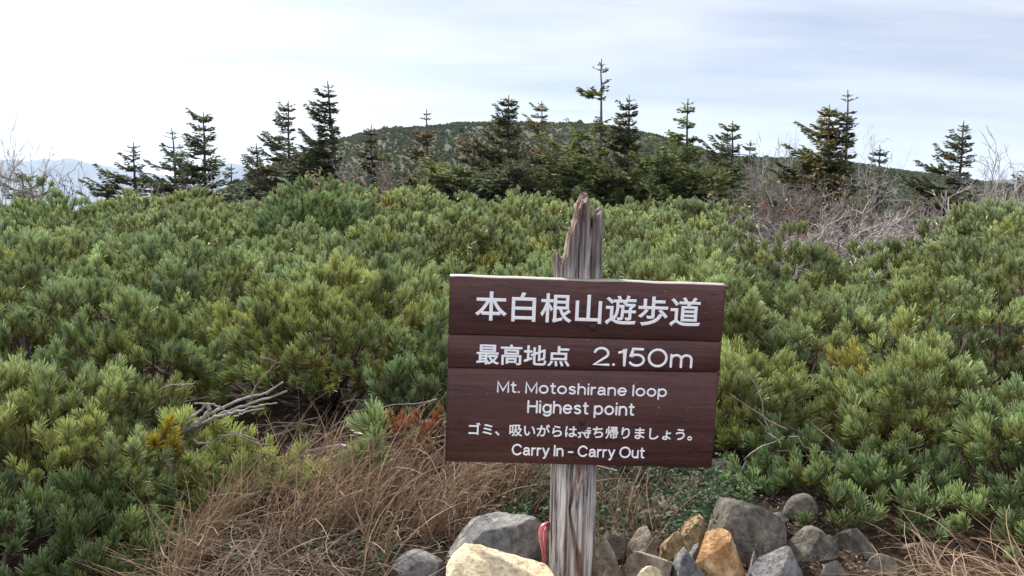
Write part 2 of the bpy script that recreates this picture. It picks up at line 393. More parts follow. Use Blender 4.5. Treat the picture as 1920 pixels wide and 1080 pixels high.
G_BUSH = 'dwarf pine bushes at the front of the thicket'
bushes = [  # px, py of crown top, depth, rx, ry, rz, zlim, spacing, tint, label
    (45, 690, 2.80, .47, .44, .46, -.6, .115, (1.08, 1.05, .95), 'rounded yellow green dwarf pine bush left of the grey dead branch'),
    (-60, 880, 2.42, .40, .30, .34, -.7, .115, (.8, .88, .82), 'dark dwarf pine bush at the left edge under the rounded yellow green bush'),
    (215, 575, 3.45, .42, .42, .40, -.3, .12, (.95, 1, 1), 'bluish dwarf pine bush just above the rounded bush at the left'),
    (-70, 520, 3.6, .60, .5, .45, -.3, .12, (1, 1, 1), 'dwarf pine bush at the left edge above the other left bushes'),
    (610, 528, 3.65, .50, .45, .36, -.15, .115, (1.12, 1.08, .9), 'bright yellow green dwarf pine hummock overhanging the dark hollow left of the sign'),
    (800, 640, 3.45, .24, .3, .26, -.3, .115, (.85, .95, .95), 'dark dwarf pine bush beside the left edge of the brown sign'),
    (330, 480, 4.3, .55, .5, .42, -.2, .125, (.95, 1, 1.02), 'dwarf pine bush behind the bluish bush and left of the bright hummock'),
    (1385, 675, 3.1, .26, .28, .26, -.4, .115, (1.12, 1.08, .9), 'small light dwarf pine bush beside the right edge of the brown sign'),
    (1540, 575, 3.8, .50, .45, .42, -.25, .12, (1, 1, 1), 'dwarf pine bush up behind the small light bush right of the sign'),
    (1730, 655, 3.0, .34, .36, .36, -.5, .115, (1.08, 1.06, .95), 'large dwarf pine hummock with pale tips in the right part of the thicket'),
    (1965, 720, 2.6, .32, .34, .36, -.6, .115, (.95, 1, 1), 'dwarf pine bush hanging in at the right edge above the dry grass'),
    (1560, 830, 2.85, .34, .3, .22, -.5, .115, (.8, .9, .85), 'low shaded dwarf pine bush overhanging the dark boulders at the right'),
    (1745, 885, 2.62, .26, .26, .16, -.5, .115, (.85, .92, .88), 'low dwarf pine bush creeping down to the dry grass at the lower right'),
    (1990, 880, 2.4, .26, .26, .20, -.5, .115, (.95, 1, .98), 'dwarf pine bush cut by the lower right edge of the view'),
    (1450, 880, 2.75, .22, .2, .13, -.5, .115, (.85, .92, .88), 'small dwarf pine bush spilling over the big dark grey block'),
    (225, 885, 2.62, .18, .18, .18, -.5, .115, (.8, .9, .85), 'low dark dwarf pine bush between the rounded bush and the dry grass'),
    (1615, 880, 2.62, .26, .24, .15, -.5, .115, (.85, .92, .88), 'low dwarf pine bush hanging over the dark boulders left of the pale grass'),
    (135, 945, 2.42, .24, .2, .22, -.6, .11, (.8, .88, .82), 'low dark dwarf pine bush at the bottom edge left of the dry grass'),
    (1900, 500, 4.1, .60, .5, .45, -.2, .125, (1.05, 1.03, .95), 'tall dwarf pine bush at the right edge under the bare saplings'),
    (1270, 545, 3.7, .48, .45, .40, -.3, .12, (1.05, 1.03, .95), 'dwarf pine bush rising behind the right half of the brown sign'),
    (960, 535, 3.75, .50, .45, .40, -.3, .12, (1, 1.02, 1), 'dwarf pine bush rising behind the left half of the brown sign'),
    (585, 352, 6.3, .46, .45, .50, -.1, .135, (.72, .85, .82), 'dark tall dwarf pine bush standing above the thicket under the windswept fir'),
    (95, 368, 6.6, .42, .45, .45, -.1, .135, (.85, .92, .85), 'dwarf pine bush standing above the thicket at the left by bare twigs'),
]
bl = []
for (px, py, Yd, rx, ry, rz, zl, spc, tint, lab) in bushes:
    top = at(px, py, Yd); c = np.array([top.x, Yd, top.z - rz]); bl.append((c, (rx, ry, rz))); DOMES.append((c, np.array([rx, ry, rz])))
# the mass behind: many hummocks that read as one thicket
rr = np.random.default_rng(5); rear = []
y = 4.25
while y < 10.0:
    x = -0.68 * y - 0.9 + rr.random() * 0.4
    while x < 0.68 * y + 0.9:
        xx = x + rr.normal(0, .12); yy = y + rr.normal(0, .14)
        px = 960 + FPX * xx / yy
        ymax = 9.2 if px < 1340 else (5.6 if px < 1810 else 7.2)
        if yy < ymax:
            zt = np.interp(yy, [3.5, 6, 9], [1.0, 1.09, 1.19]) + rr.normal(0, .085) - (0.20 if 1380 < px < 1680 else (0.10 if 1680 <= px < 1820 else 0)) + 0.03 * (px > 1700)
            r = rr.uniform(.32, .52); rz = rr.uniform(.30, .42)
            rear.append((np.array([xx, yy, zt - rz]), (r, r, rz)))
        x += 0.62
    y += 0.52
for c, r in rear: DOMES.append((c, np.array(r)))
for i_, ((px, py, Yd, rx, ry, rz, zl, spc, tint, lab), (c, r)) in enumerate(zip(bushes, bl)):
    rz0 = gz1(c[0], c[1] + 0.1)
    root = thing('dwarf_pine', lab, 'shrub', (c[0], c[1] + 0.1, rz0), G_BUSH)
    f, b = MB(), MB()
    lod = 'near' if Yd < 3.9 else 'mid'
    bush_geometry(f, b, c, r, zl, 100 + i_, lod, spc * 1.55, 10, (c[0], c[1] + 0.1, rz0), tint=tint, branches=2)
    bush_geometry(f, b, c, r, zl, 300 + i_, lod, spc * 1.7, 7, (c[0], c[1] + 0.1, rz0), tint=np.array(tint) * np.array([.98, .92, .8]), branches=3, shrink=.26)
    for mbx, nm, mt in ((f, 'foliage', M_NEEDLE), (b, 'branches', M_BARK)):
        o = mbx.build(nm, mt, root); o.matrix_parent_inverse = Matrix.Translation(-root.location)
f = MB()
for i_, (c, r) in enumerate(rear):
    lod = 'mid' if c[1] < 5.2 else 'far'
    bush_geometry(f, f, c, r, 0.0, 900 + i_, lod, .21, 6, (c[0], c[1], 0), backcut=0.4, branches=0, shrink=.25, tsc=1.1, tint=(.98, .92, .8))
    bush_geometry(f, f, c, r, -0.05, 500 + i_, lod,   .18 if lod == 'mid' else .20, 9, (c[0], c[1], gz1(c[0], c[1])), backcut=0.75, branches=4 if lod == 'mid' else 0, tsc=1.0 if lod == 'mid' else 1.08,
                  tint=np.array([1, 1, 1]) * rr.uniform(.85, 1.12))
tag(f.build('dwarf_pine_thicket', M_NEEDLE), 'dense green dwarf pine thicket stretching back from the sign to the firs', 'shrubs', kind='stuff')

# small sprouts and a dead branch in front of the hollow
sp = thing('pine_seedling', 'sparse low dwarf pine sprigs in front of the grey dead branch above the dry grass', 'shrub', at(470, 930, 2.75))
f, b = MB(), MB(); rng = np.random.default_rng(3)
sprigs = [(400, 812, 2.75), (440, 850, 2.7), (400, 880, 2.65), (470, 875, 2.65), (520, 915, 2.6), (572, 900, 2.6), (425, 915, 2.6), (380, 915, 2.62), (490, 850, 2.7), (545, 860, 2.7), (600, 905, 2.58), (330, 800, 2.7), (360, 880, 2.6), (450, 930, 2.58)]
base = np.array(at(455, 965, 2.7)); base[2] = gz1(base[0], base[1])
for (px, py, Yd) in sprigs:
    p = np.array(at(px, py + 28, Yd)); a = np.array([rng.normal(0, .25), -0.25, 1.0])
    nn = 9
    add_tufts(f, p + rng.normal(0, .026, (nn, 3)), np.tile(a, (nn, 1)) + rng.normal(0, .45, (nn, 3)), rng.uniform(1.0, 1.35, nn), np.tile([[1.4, 1.3, .85]], (nn, 1)) * rng.uniform(.8, 1.2, (nn, 1)), 'near', rng)
    t = np.linspace(0, 1, 6)[:, None]; mid = (base + p) / 2 + np.array([0, .05, -.02]) + rng.normal(0, .03, 3)
    b.tube((1 - t) ** 2 * base + 2 * t * (1 - t) * mid + t * t * p, np.linspace(.006, .003, 6), 5, (.16, .13, .1))
for mbx, nm, mt in ((f, 'foliage', M_NEEDLE), (b, 'branches', M_BARK)):
    o = mbx.build(nm, mt, sp); o.matrix_parent_inverse = Matrix.Translation(-sp.location)
sp = thing('pine_seedling', 'lone green pine sprig on a pale crooked twig left of the sign', 'shrub', at(690, 900, 2.7))
f, b = MB(), MB()
for (px, py, Yd, n_) in ((685, 880, 2.7, 8), (705, 855, 2.72, 5), (702, 812, 2.8, 6), (660, 880, 2.72, 4)):
    p = np.array(at(px, py, Yd))
    add_tufts(f, p + rng.normal(0, .015, (n_, 3)), np.tile([0, -.2, .8], (n_, 1)) + rng.normal(0, .5, (n_, 3)), rng.uniform(1.1, 1.5, n_), np.tile([[1.0, 1.08, .9]], (n_, 1)), 'near', rng)
pts = np.array([at(x_, y_, d_) for x_, y_, d_ in ((560, 850, 2.95), (605, 841, 2.85), (640, 835, 2.8), (672, 842, 2.75), (690, 870, 2.7))])
b.tube(pts, [.007, .007, .006, .005, .004], 6, (.30, .275, .26))
b.tube(np.array([at(668, 838, 2.77), at(684, 825, 2.78), at(700, 812, 2.8)]), [.004, .004, .003], 5, (.30, .275, .26))
b.tube(np.array([at(690, 870, 2.7), at(695, 920, 2.72), at(700, 975, 2.75)]), [.004, .005, .005], 5, (.2, .16, .12))
for mbx, nm, mt in ((f, 'foliage', M_NEEDLE), (b, 'branches', M_TWIG)):
    o = mbx.build(nm, mt, sp); o.matrix_parent_inverse = Matrix.Translation(-sp.location)
# orange, dying sprigs
sp = thing('pine_seedling', 'rust red dead pine sprig above the grass by the sign left edge', 'shrub', at(790, 850, 2.9))
f, b = MB(), MB()
for (px, py) in ((765, 800), (790, 795), (810, 805), (785, 830), (770, 838), (740, 800), (825, 785), (752, 815), (800, 842)):
    p = np.array(at(px, py, 2.78 + rng.normal(0, .04))); n_ = 3
    add_tufts(f, p + rng.normal(0, .012, (n_, 3)), np.tile([0, -.2, .9], (n_, 1)) + rng.normal(0, .4, (n_, 3)), rng.uniform(.4, .75, n_), np.tile([[1.25, .42, .42]], (n_, 1)), 'near', rng)
    b.tube(np.array([at(790, 890, 2.78), at((790 + px) / 2, 860, 2.78), p]), [.004, .003, .002], 5, (.2, .1, .06))
for mbx, nm, mt in ((f, 'foliage', M_NEEDLE), (b, 'branches', M_TWIG)):
    o = mbx.build(nm, mt, sp); o.matrix_parent_inverse = Matrix.Translation(-sp.location)
sp = thing('pine_seedling', 'small yellowing pine sprig at the lower end of the grey dead branch', 'shrub', at(315, 830, 2.72))
f = MB(); b = MB()
for (px, py) in ((312, 822), (322, 852), (305, 838)):
    n_ = 3; p = np.array(at(px, py, 2.62)); add_tufts(f, p + rng.normal(0, .012, (n_, 3)), np.tile([.2, -.3, .7], (n_, 1)) + rng.normal(0, .35, (n_, 3)), rng.uniform(.8, 1.1, n_), np.tile([[1.6, 1.05, .35]], (n_, 1)), 'near', rng)
b.tube(np.array([at(335, 900, 2.7), at(325, 870, 2.65), at(312, 835, 2.62)]), [.004, .004, .003], 5, (.2, .16, .12))
for mbx, nm, mt in ((f, 'foliage', M_NEEDLE), (b, 'branches', M_TWIG)):
    o = mbx.build(nm, mt, sp); o.matrix_parent_inverse = Matrix.Translation(-sp.location)

mb = MB(); g1 = (.27, .25, .235)
def limb(pl, r0, r1, Yd, col=g1):
    pts = np.array([at(a_, b_, Yd + (d_ if len(q_) > 2 else 0)) for q_ in pl for a_, b_, d_ in [(q_[0], q_[1], q_[2] if len(q_) > 2 else 0)]])
    # smooth the polyline
    t = np.linspace(0, len(pts) - 1, len(pts) * 5); pts = np.stack([np.interp(t, np.arange(len(pts)), pts[:, k_]) for k_ in range(3)], 1)
    pts[1:-1] = (pts[:-2] + 2 * pts[1:-1] + pts[2:]) / 4
    mb.tube(pts + rng.normal(0, .0015, pts.shape), np.linspace(r0, r1, len(pts)) * .62, 7, np.array(col) * rng.uniform(.8, 1.1))
limb([(328, 828), (350, 805), (375, 790), (395, 768), (385, 756)], .012, .011, 2.72)
limb([(335, 815), (370, 800), (410, 778), (470, 757), (540, 733)], .011, .006, 2.74)
limb([(345, 808), (400, 772), (450, 750), (495, 738), (531, 717)], .010, .005, 2.76)
limb([(390, 786), (430, 775), (480, 762), (520, 755)], .008, .003, 2.70)
limb([(340, 812), (352, 790), (372, 772), (388, 757), (365, 756)], .010, .004, 2.70)
limb([(388, 757), (415, 762), (425, 775)], .006, .003, 2.69)
limb([(470, 745), (478, 728), (476, 715)], .005, .002, 2.76)
limb([(440, 780), (462, 772), (495, 765)], .005, .002, 2.68)
limb([(360, 822), (372, 832), (392, 830), (394, 822)], .008, .004, 2.66)
limb([(355, 850), (372, 846), (392, 832)], .005, .003, 2.66)
limb([(290, 733), (320, 722), (362, 720)], .004, .003, 2.85)
limb([(500, 740), (512, 728), (508, 716)], .004, .002, 2.77)
limb([(328, 828), (315, 850), (320, 890)], .012, .014, 2.75)
tag(mb.build('dead_branch', M_TWIG, smooth_=True), 'bleached grey dead branch with several forks lying in the dark hollow left of the sign', 'branch')
mb = MB()
limb([(490, 670), (520, 680), (560, 682), (600, 675), (625, 655)], .008, .004, 3.2, (.22, .14, .11))
limb([(520, 680), (500, 700), (470, 740)], .007, .008, 3.2, (.22, .14, .11))
tag(mb.build('dead_branch', M_TWIG, smooth_=True), 'thin reddish brown crooked branch under the bright pine hummock', 'branch')
# twigs littering the hollow
mb = MB(); rng = np.random.default_rng(8)
for k in range(420):
    x_ = rng.uniform(-1.9, 1.9); y_ = rng.uniform(2.55, 4.1); z_ = gz1(x_, y_); p = np.array([x_, y_, z_ + rng.random() * .22])
    d = unit(np.array([rng.normal(), rng.normal() * .6, rng.normal() * .35])); l_ = rng.uniform(.1, .35)
    pts = p + d * np.linspace(0, l_, 5)[:, None] + np.cumsum(rng.normal(0, .012, (5, 3)), 0); pts[:, 2] = np.maximum(pts[:, 2], z_ + .01)
    mb.tube(pts, np.linspace(.0035, .0015, 5), 4, np.array([.2, .165, .145]) * rng.uniform(.4, 1.5))
tag(mb.build('twigs', M_TWIG), 'dark dry twigs littering the ground under the pines', 'twigs', kind='stuff')

# ------------------------------------------------------------------ grass, leaves, litter
def blades(mb, root, az, L_, f0, f1, w, col, rng, segs=6):
    n = len(root); t = np.linspace(0, 1, segs + 1)
    phi = f0[:, None] + f1[:, None] * t[None]
    ds = L_[:, None] / segs
    hx_ = np.cumsum(np.concatenate([np.zeros((n, 1)), np.sin(phi[:, :-1]) * ds], 1), 1); hz_ = np.cumsum(np.concatenate([np.zeros((n, 1)), np.cos(phi[:, :-1]) * ds], 1), 1)
    az2 = az[:, None] + (rng.normal(0, .5, n)[:, None]) * t[None]
    dirv = np.stack([np.cos(az2), np.sin(az2), 0 * az2], -1)
    P = root[:, None] + dirv * hx_[..., None]; P[..., 2] += hz_
    g = gz(P[..., 0], P[..., 1]) + 0.008; P[..., 2] = np.maximum(P[..., 2], g)
    s = rng.normal(size=(n, 3)); s[:, 2] *= .3; s = unit(s)[:, None] * (w[:, None] * (1 - .75 * t[None] ** 2))[..., None] * .5
    V = np.stack([P - s, P + s], 2)
    o = np.arange(n)[:, None, None] * (2 * (segs + 1)); i_ = (np.arange(segs) * 2)[None, :, None]
    q = (o + i_ + np.array([0, 1, 3, 2])[None, None]).reshape(-1, 4)
    Cc = np.broadcast_to(col[:, None, None], (n, segs + 1, 2, 3)).reshape(-1, 3)
    mb.add(V.reshape(-1, 3), q, None, Cc)
def scatter_px(n, x0, x1, yd0, yd1, rng, clump=0.0, nc=60):
    Yd = rng.uniform(yd0, yd1, n); px = rng.uniform(x0, x1, n); x = (px - 960) / FPX * Yd
    if clump:
        cxs = (rng.uniform(x0, x1, nc) - 960) / FPX * 2.5; cys = rng.uniform(yd0, yd1, nc); k = rng.integers(0, nc, n)
        m = rng.random(n) < clump; x = np.where(m, cxs[k] + rng.normal(0, .035, n), x); Yd = np.where(m, cys[k] + rng.normal(0, .03, n), Yd)
    return np.stack([x, Yd, gz(x, Yd)], -1)
def straw(n, rng):
    a = np.array([.175, .112, .070]); b_ = np.array([.36, .26, .17]); c_ = np.array([.10, .055, .036])
    u = rng.random((n, 1)); v = rng.random((n, 1))
    return (a + (b_ - a) * u * u + (c_ - a) * v ** 2 * .8) * rng.uniform(.75, 1.15, (n, 1))
rng = np.random.default_rng(21); mb = MB(); n = 4600
R_ = scatter_px(n, 250, 1000, 2.02, 2.95, rng, .75, 130)
px_ = 960 + FPX * R_[:, 0] / R_[:, 1]
lim = np.interp(px_, [250, 330, 450, 600, 720, 1000], [2.35, 2.45, 2.6, 2.75, 2.9, 2.9])
m = (fbm(np.stack([R_[:, 0] * 4, R_[:, 1] * 5, 0 * px_], -1), 55, 2) > -.22 + .3 * (px_ < 420)) & (R_[:, 1] < lim) & ((px_ < 715) | (R_[:, 1] > 2.34)); R_ = R_[m]; n = len(R_)
blades(mb, R_, rng.normal(-.3, 1.1, n), rng.uniform(.14, .38, n), rng.uniform(.0, .6, n), rng.uniform(.35, 1.7, n), rng.uniform(.002, .0042, n), straw(n, rng), rng)
# matted, flattened stems between the tufts
n = 2600; R_ = scatter_px(n, 230, 1020, 2.0, 2.8, rng); R_ = R_[(R_[:, 0] / R_[:, 1] * FPX + 960 < 715) | (R_[:, 1] > 2.34)]; n = len(R_)
blades(mb, R_, rng.uniform(0, 6.28, n), rng.uniform(.12, .3, n), rng.uniform(1.0, 1.5, n), rng.uniform(.0, .5, n), rng.uniform(.002, .004, n), straw(n, rng) * .7, rng)
tag(mb.build('dry_grass', M_DRY), 'matted tan dry grass covering the bank left of the sign post', 'grass', kind='stuff')
mb = MB(); n = 240; R_ = scatter_px(n, 1690, 1990, 1.9, 2.15, rng, .8, 14)
blades(mb, R_, rng.normal(2.6, 1.0, n), rng.uniform(.10, .28, n), rng.uniform(.5, 1.1, n), rng.uniform(.6, 1.6, n), rng.uniform(.002, .004, n), straw(n, rng) * 1.4, rng)
tag(mb.build('dry_grass', M_DRY), 'pale arching dry grass in the bottom right corner below the pines', 'grass', kind='stuff')
mb = MB(); n = 110; R_ = scatter_px(n, 1110, 1250, 2.15, 2.7, rng, .6, 14)
blades(mb, R_, rng.uniform(0, 6.28, n), rng.uniform(.12, .32, n), rng.uniform(.0, .5, n), rng.uniform(.2, 1.4, n), rng.uniform(.002, .003, n), straw(n, rng), rng)
tag(mb.build('dry_grass', M_DRY), 'few thin straw stems standing right of the sign post', 'grass', kind='stuff')
# low leafy ground cover
def leaflets(mb, P, size, col, rng, tilt=.7):
    n = len(P); nrm = unit(np.stack([rng.normal(0, tilt, n), rng.normal(-.2, tilt, n), np.ones(n)], -1)); Fm = frames(nrm, rng)
    s = size[:, None]
    prof = np.array([[-1, 0, 0], [-.3, .45, .06], [.5, .38, .06], [1, 0, 0], [.5, -.38, .06], [-.3, -.45, .06]])
    V = P[:, None] + np.einsum('nij,mj->nmi', Fm, prof) * s[:, None]
    o = np.arange(n)[:, None] * 6
    q = np.concatenate([o + np.array([0, 1, 2, 3]), o + np.array([0, 3, 4, 5])])
    mb.add(V.reshape(-1, 3), q, None, np.repeat(col, 6, 0))
mb = MB(); n = 6500; R_ = np.concatenate([scatter_px(int(n * .55), 1100, 1420, 2.25, 3.1, rng, .8, 40), scatter_px(int(n * .2), 940, 1040, 2.3, 3.0, rng, .7, 14), scatter_px(int(n * .12), 250, 900, 2.05, 2.9, rng, .9, 25)])
R_[:, 2] += rng.random(len(R_)) ** 1.3 * np.where(R_[:, 0] < -.1, .05, .13)
leaflets(mb, R_, rng.uniform(.006, .011, len(R_)), np.array([.035, .062, .03]) * rng.uniform(.6, 1.6, (len(R_), 1)), rng)
tag(mb.build('ground_cover', M_GREENLEAF), 'low dark green leafy ground cover around the foot of the sign', 'plants', kind='stuff')
mb = MB(); n = 7000; R_ = np.concatenate([scatter_px(4200, 1080, 1700, 1.9, 3.0, rng), scatter_px(2800, 100, 1080, 1.9, 3.6, rng)]); R_[:, 2] += .006 + rng.random(n) * .012
leaflets(mb, R_, rng.uniform(.003, .009, n), np.array([.085, .055, .04]) * rng.uniform(.35, 1.8, (n, 1)), rng, .5)
tag(mb.build('leaf_litter', M_DRY), 'brown fallen needles and leaves covering the soil between the rocks', 'leaves', kind='stuff')

# ------------------------------------------------------------------ rocks
def rock_mat(name, c1, c2, c3, scale=7.0):
    m, t, b, out = new_mat(name); v = objcoord(t)
    f1 = noise(t, scale, 6, 0.62, v, .4); f2 = noise(t, scale * 7, 5, 0.7, v); f3 = noise(t, scale * 1.7, 4, .6, v, 1.2)
    c = ramp(t, f1, [(0.38, c1), (0.5, c2), (0.62, c3)])
    c = mixc(t, 1.0, c, ramp(t, f2, [(0.36, (.55, .55, .55)), (0.64, (1.3, 1.3, 1.3))]), 'MULTIPLY')
    sp_ = ramp(t, f3, [(0.64, (0, 0, 0)), (0.72, (1, 1, 1))])
    c = mixc(t, mth(t, 'MULTIPLY', sp_, .45), c, tuple(min(1, 1.7 * k_) for k_ in c3))
    t.links.new(c, b.inputs['Base Color']); b.inputs['Roughness'].default_value = .88; b.inputs['Specular IOR Level'].default_value = .25
    bump(t, b, mth(t, 'ADD', f2, mth(t, 'MULTIPLY', f1, 2.0)), 1.0, .012)
    return m
RM = {'cream': rock_mat('cream_stone', (.50, .40, .24), (.62, .52, .34), (.46, .33, .20)),
      'grey': rock_mat('grey_stone', (.10, .10, .105), (.155, .15, .145), (.25, .235, .21)),
      'brown': rock_mat('brown_stone', (.13, .10, .075), (.20, .165, .125), (.29, .25, .19)),
      'orange': rock_mat('rusty_stone', (.26, .11, .04), (.40, .24, .11), (.50, .38, .23)),
      'tan': rock_mat('tan_stone', (.20, .13, .075), (.29, .20, .11), (.36, .28, .17)),
      'dark': rock_mat('dark_stone', (.070, .062, .050), (.110, .10, .082), (.18, .158, .125))}
def rock(label, x0, x1, ytop, ybot, Yd, mat, seed, flat=.8, nclip=13):
    rng = np.random.default_rng(seed)
    A = at(x0, ytop, Yd); B_ = at(x1, ytop, Yd); w = (B_.x - A.x) / 2
    zt = A.z; zb = min(at(x0, ybot, Yd).z, gz1((A.x + B_.x) / 2, Yd)) - .04
    h = max((zt - zb) / 2, w * .45); dp = w * rng.uniform(.75, 1.0)
    bm = bmesh.new(); bmesh.ops.create_icosphere(bm, subdivisions=5, radius=1.0)
    me = bpy.data.meshes.new('rock'); bm.to_mesh(me); bm.free()
    P = np.empty(len(me.vertices) * 3, np.float32); me.vertices.foreach_get('co', P); P = P.reshape(-1, 3).astype(float)
    nr = unit(rng.normal(size=(nclip, 3)) * np.array([1, 1, .9]))
    for n_ in nr:
        d_ = rng.uniform(.48, .80); s = P @ n_; ex = np.maximum(s - d_, 0); P = P - (ex * .98)[:, None] * n_
    P = P * (1 + .05 * fbm(P * 1.6 + seed, seed, 3)[:, None]) + unit(P) * (.022 * fbm(P * 7 + seed, seed + 4, 4))[:, None]
    mn, mx = P.min(0), P.max(0); P = (P - (mn + mx) / 2) / ((mx - mn) / 2)
    P *= np.array([w, dp, h]); me.vertices.foreach_set('co', P.astype(np.float32).ravel())
    me.polygons.foreach_set('use_smooth', np.ones(len(me.polygons), bool)); me.materials.append(RM[mat]); me.update(); me.set_sharp_from_angle(angle=RAD(22))
    o = bpy.data.objects.new('rock', me); COL.objects.link(o)
    o.location = ((A.x + B_.x) / 2, Yd, zt - h)
    return tag(o, label, 'rock', 'rocks piled round the sign post')
rock('pale cream boulder in front of the sign post at the bottom of the view', 836, 1050, 1030, 1130, 1.78, 'cream', 4)
rock('large rounded grey boulder with a pale top behind the cream boulder', 832, 1040, 963, 1090, 2.16, 'grey', 12)
rock('flat grey rock half under the dry grass left of the big grey boulder', 728, 842, 1032, 1100, 2.12, 'grey', 23, nclip=9)
rock('grey brown rock touching the right side of the sign post', 1106, 1164, 1010, 1090, 2.02, 'brown', 31)
rock('angular grey brown rock second to the right of the sign post', 1156, 1260, 1030, 1110, 2.03, 'brown', 42)
rock('small pale wedge shaped grey stone left of the rusty orange boulder', 1250, 1334, 1026, 1100, 2.02, 'grey', 55)
rock('little cream stone at the bottom edge under the angular rock', 1184, 1244, 1061, 1110, 1.9, 'cream', 61)
rock('rusty orange boulder with a pale crown right of the sign post', 1298, 1402, 992, 1095, 2.06, 'orange', 73)
rock('small yellow tan stone behind the wedge shaped grey stone', 1236, 1288, 995, 1040, 2.25, 'tan', 84)
rock('brown tan rock behind the rusty orange boulder', 1262, 1338, 968, 1050, 2.3, 'tan', 95)
rock('big dark grey block under the pine branches right of the sign', 1316, 1476, 930, 1040, 2.3, 'dark', 101, nclip=10)
rock('pale grey wedge shaped rock at the bottom edge right of the orange boulder', 1404, 1516, 1034, 1110, 2.0, 'grey', 117)
rock('dark rock in deep shade right of the big block', 1478, 1566, 985, 1060, 2.28, 'dark', 122)
rock('grey rock under the lower right corner of the sign board', 1318, 1396, 862, 925, 2.85, 'brown', 131)
rock('small light stone just below the lower right corner of the sign', 1288, 1330, 885, 925, 2.8, 'brown', 147)
rock('dark low rock behind the stones right of the post', 1108, 1180, 996, 1040, 2.28, 'dark', 151)
rock('dark rounded rock on the soil right of the sign post', 1182, 1238, 956, 1000, 2.5, 'dark', 163)
rock('small brown stone right of the shaded rock', 1628, 1682, 1040, 1075, 2.15, 'brown', 171)
rock('small tan pebble at the foot of the sign post', 1112, 1146, 1066, 1095, 1.92, 'tan', 188)
rock('flat brown slab on the soil behind the tan rock', 1196, 1300, 934, 965, 2.62, 'brown', 194)
rock('dark boulder between the big block and the low shaded bush', 1560, 1650, 985, 1060, 2.3, 'dark', 203)
rock('low mossy rock at the edge of the dry grass in the lower right', 1690, 1760, 1010, 1060, 2.3, 'dark', 211)
rock('dark stone deep under the pines left of the low mossy rock', 1400, 1480, 962, 1010, 2.42, 'dark', 219)
rock('dark stone at the bottom edge between the grey wedge and the brown stone', 1530, 1600, 1052, 1110, 1.98, 'dark', 227)
rock('half buried dark stone behind the big dark grey block', 1470, 1540, 925, 975, 2.5, 'dark', 233)
rock('medium grey brown stone wedged between the yellow tan stone and the post rocks', 1176, 1240, 992, 1030, 2.2, 'brown', 241)
rock('tan stone partly under the big dark grey block', 1330, 1382, 958, 1000, 2.36, 'tan', 247)
rock('small grey chip in front of the brown tan rock', 1284, 1312, 1016, 1040, 2.1, 'grey', 251)
rock('dark stone tucked in between the rusty orange boulder and the dark block', 1395, 1440, 1005, 1045, 2.2, 'dark', 257)
rock('tiny pale grey pebble between the orange boulder and the grey wedge rock', 1400, 1422, 1030, 1050, 2.04, 'grey', 263)

# ------------------------------------------------------------------ the sign
roll, lean, yaw = 0.03612, 0.04930, 0.02826
bx = Vector((math.cos(roll), 0, -math.sin(roll))); bz = Vector((math.sin(roll), 0, math.cos(roll)))
Rm = Matrix.Rotation(yaw, 3, 'Z') @ Matrix.Rotation(lean, 3, 'X')
bx = Rm @ bx; bz = Rm @ bz; by = bz.cross(bx)
BC = Vector((0.16758, 1.95, 1.00271)); BW, BH = 0.63551, 0.44491
SO = BC - bz * 0.72                                          # foot of the sign
SM = Matrix((bx, by, bz)).transposed().to_4x4(); SM.translation = SO
SMI = SM.inverted()
sign = thing('trail_sign', 'brown wooden trail sign with white Japanese and English lettering on a weathered grey post', 'sign')
sign.matrix_world = SM
def loc(px, py, yl=0.0):
    """sign coordinates (x, z) of a photo pixel on the plane y = yl of the sign"""
    o_ = SMI @ Vector((0, 0, CAMZ)); d_ = (SMI.to_3x3() @ ray(px, py)); t_ = (yl - o_.y) / d_.y
    p_ = o_ + d_ * t_; return p_.x, p_.z
# post
def post_mat():
    m, t, b, out = new_mat('weathered_wood')
    a = N(t, 'ShaderNodeAttribute', attribute_name='Col')
    f = noise(t, 1.0, 6, .65, objcoord(t, (105, 105, 6.0)), .3); f2 = noise(t, 1.0, 4, .6, objcoord(t, (150, 150, 5))); f3 = noise(t, 1.0, 3, .5, objcoord(t, (14, 14, 3)))
    c = ramp(t, f, [(.38, (.07, .055, .048)), (.45, (.27, .24, .225)), (.54, (.42, .395, .375)), (.63, (.68, .66, .64))])
    c = mixc(t, mth(t, 'MULTIPLY', ramp(t, f3, [(.46, (0, 0, 0)), (.62, (1, 1, 1))]), .6), c, (.27, .17, .12))
    c = mixc(t, 1.0, c, a.outputs['Color'], 'MULTIPLY')
    t.links.new(c, b.inputs['Base Color']); b.inputs['Roughness'].default_value = .85; b.inputs['Specular IOR Level'].default_value = .2
    bump(t, b, mth(t, 'ADD', f, mth(t, 'MULTIPLY', f2, .5)), .8, .004)
    return m
PY = 0.085                                                    # post axis behind the board
pr = 0.0555
tops = [loc(x_, y_, PY) for x_, y_ in ((1034, 500), (1036, 472), (1041, 467), (1046, 478), (1049, 492), (1052, 484), (1060, 483), (1064, 462), (1066, 436), (1073, 432), (1077, 405), (1081, 400), (1081, 392), (1082, 378), (1091, 366), (1098, 361), (1101, 366), (1102.5, 400), (1104, 440), (1106, 425), (1108, 412), (1117, 397), (1125, 389), (1130, 403), (1131, 420))]
tx = np.array([p_[0] for p_ in tops]); tz = np.array([p_[1] for p_ in tops])
xt = loc(1083, 520, PY)[0]; xb = loc(1071, 1070, PY)[0]; zt_, zb_ = loc(1083, 520, PY)[1], loc(1071, 1070, PY)[1]
NA_, NZ_ = 260, 150
ang_ = np.arange(NA_) * 2 * np.pi / NA_
zbase = -0.12
def post_axis(z): return xt + (xb - xt) * (z - zt_) / (zb_ - zt_)
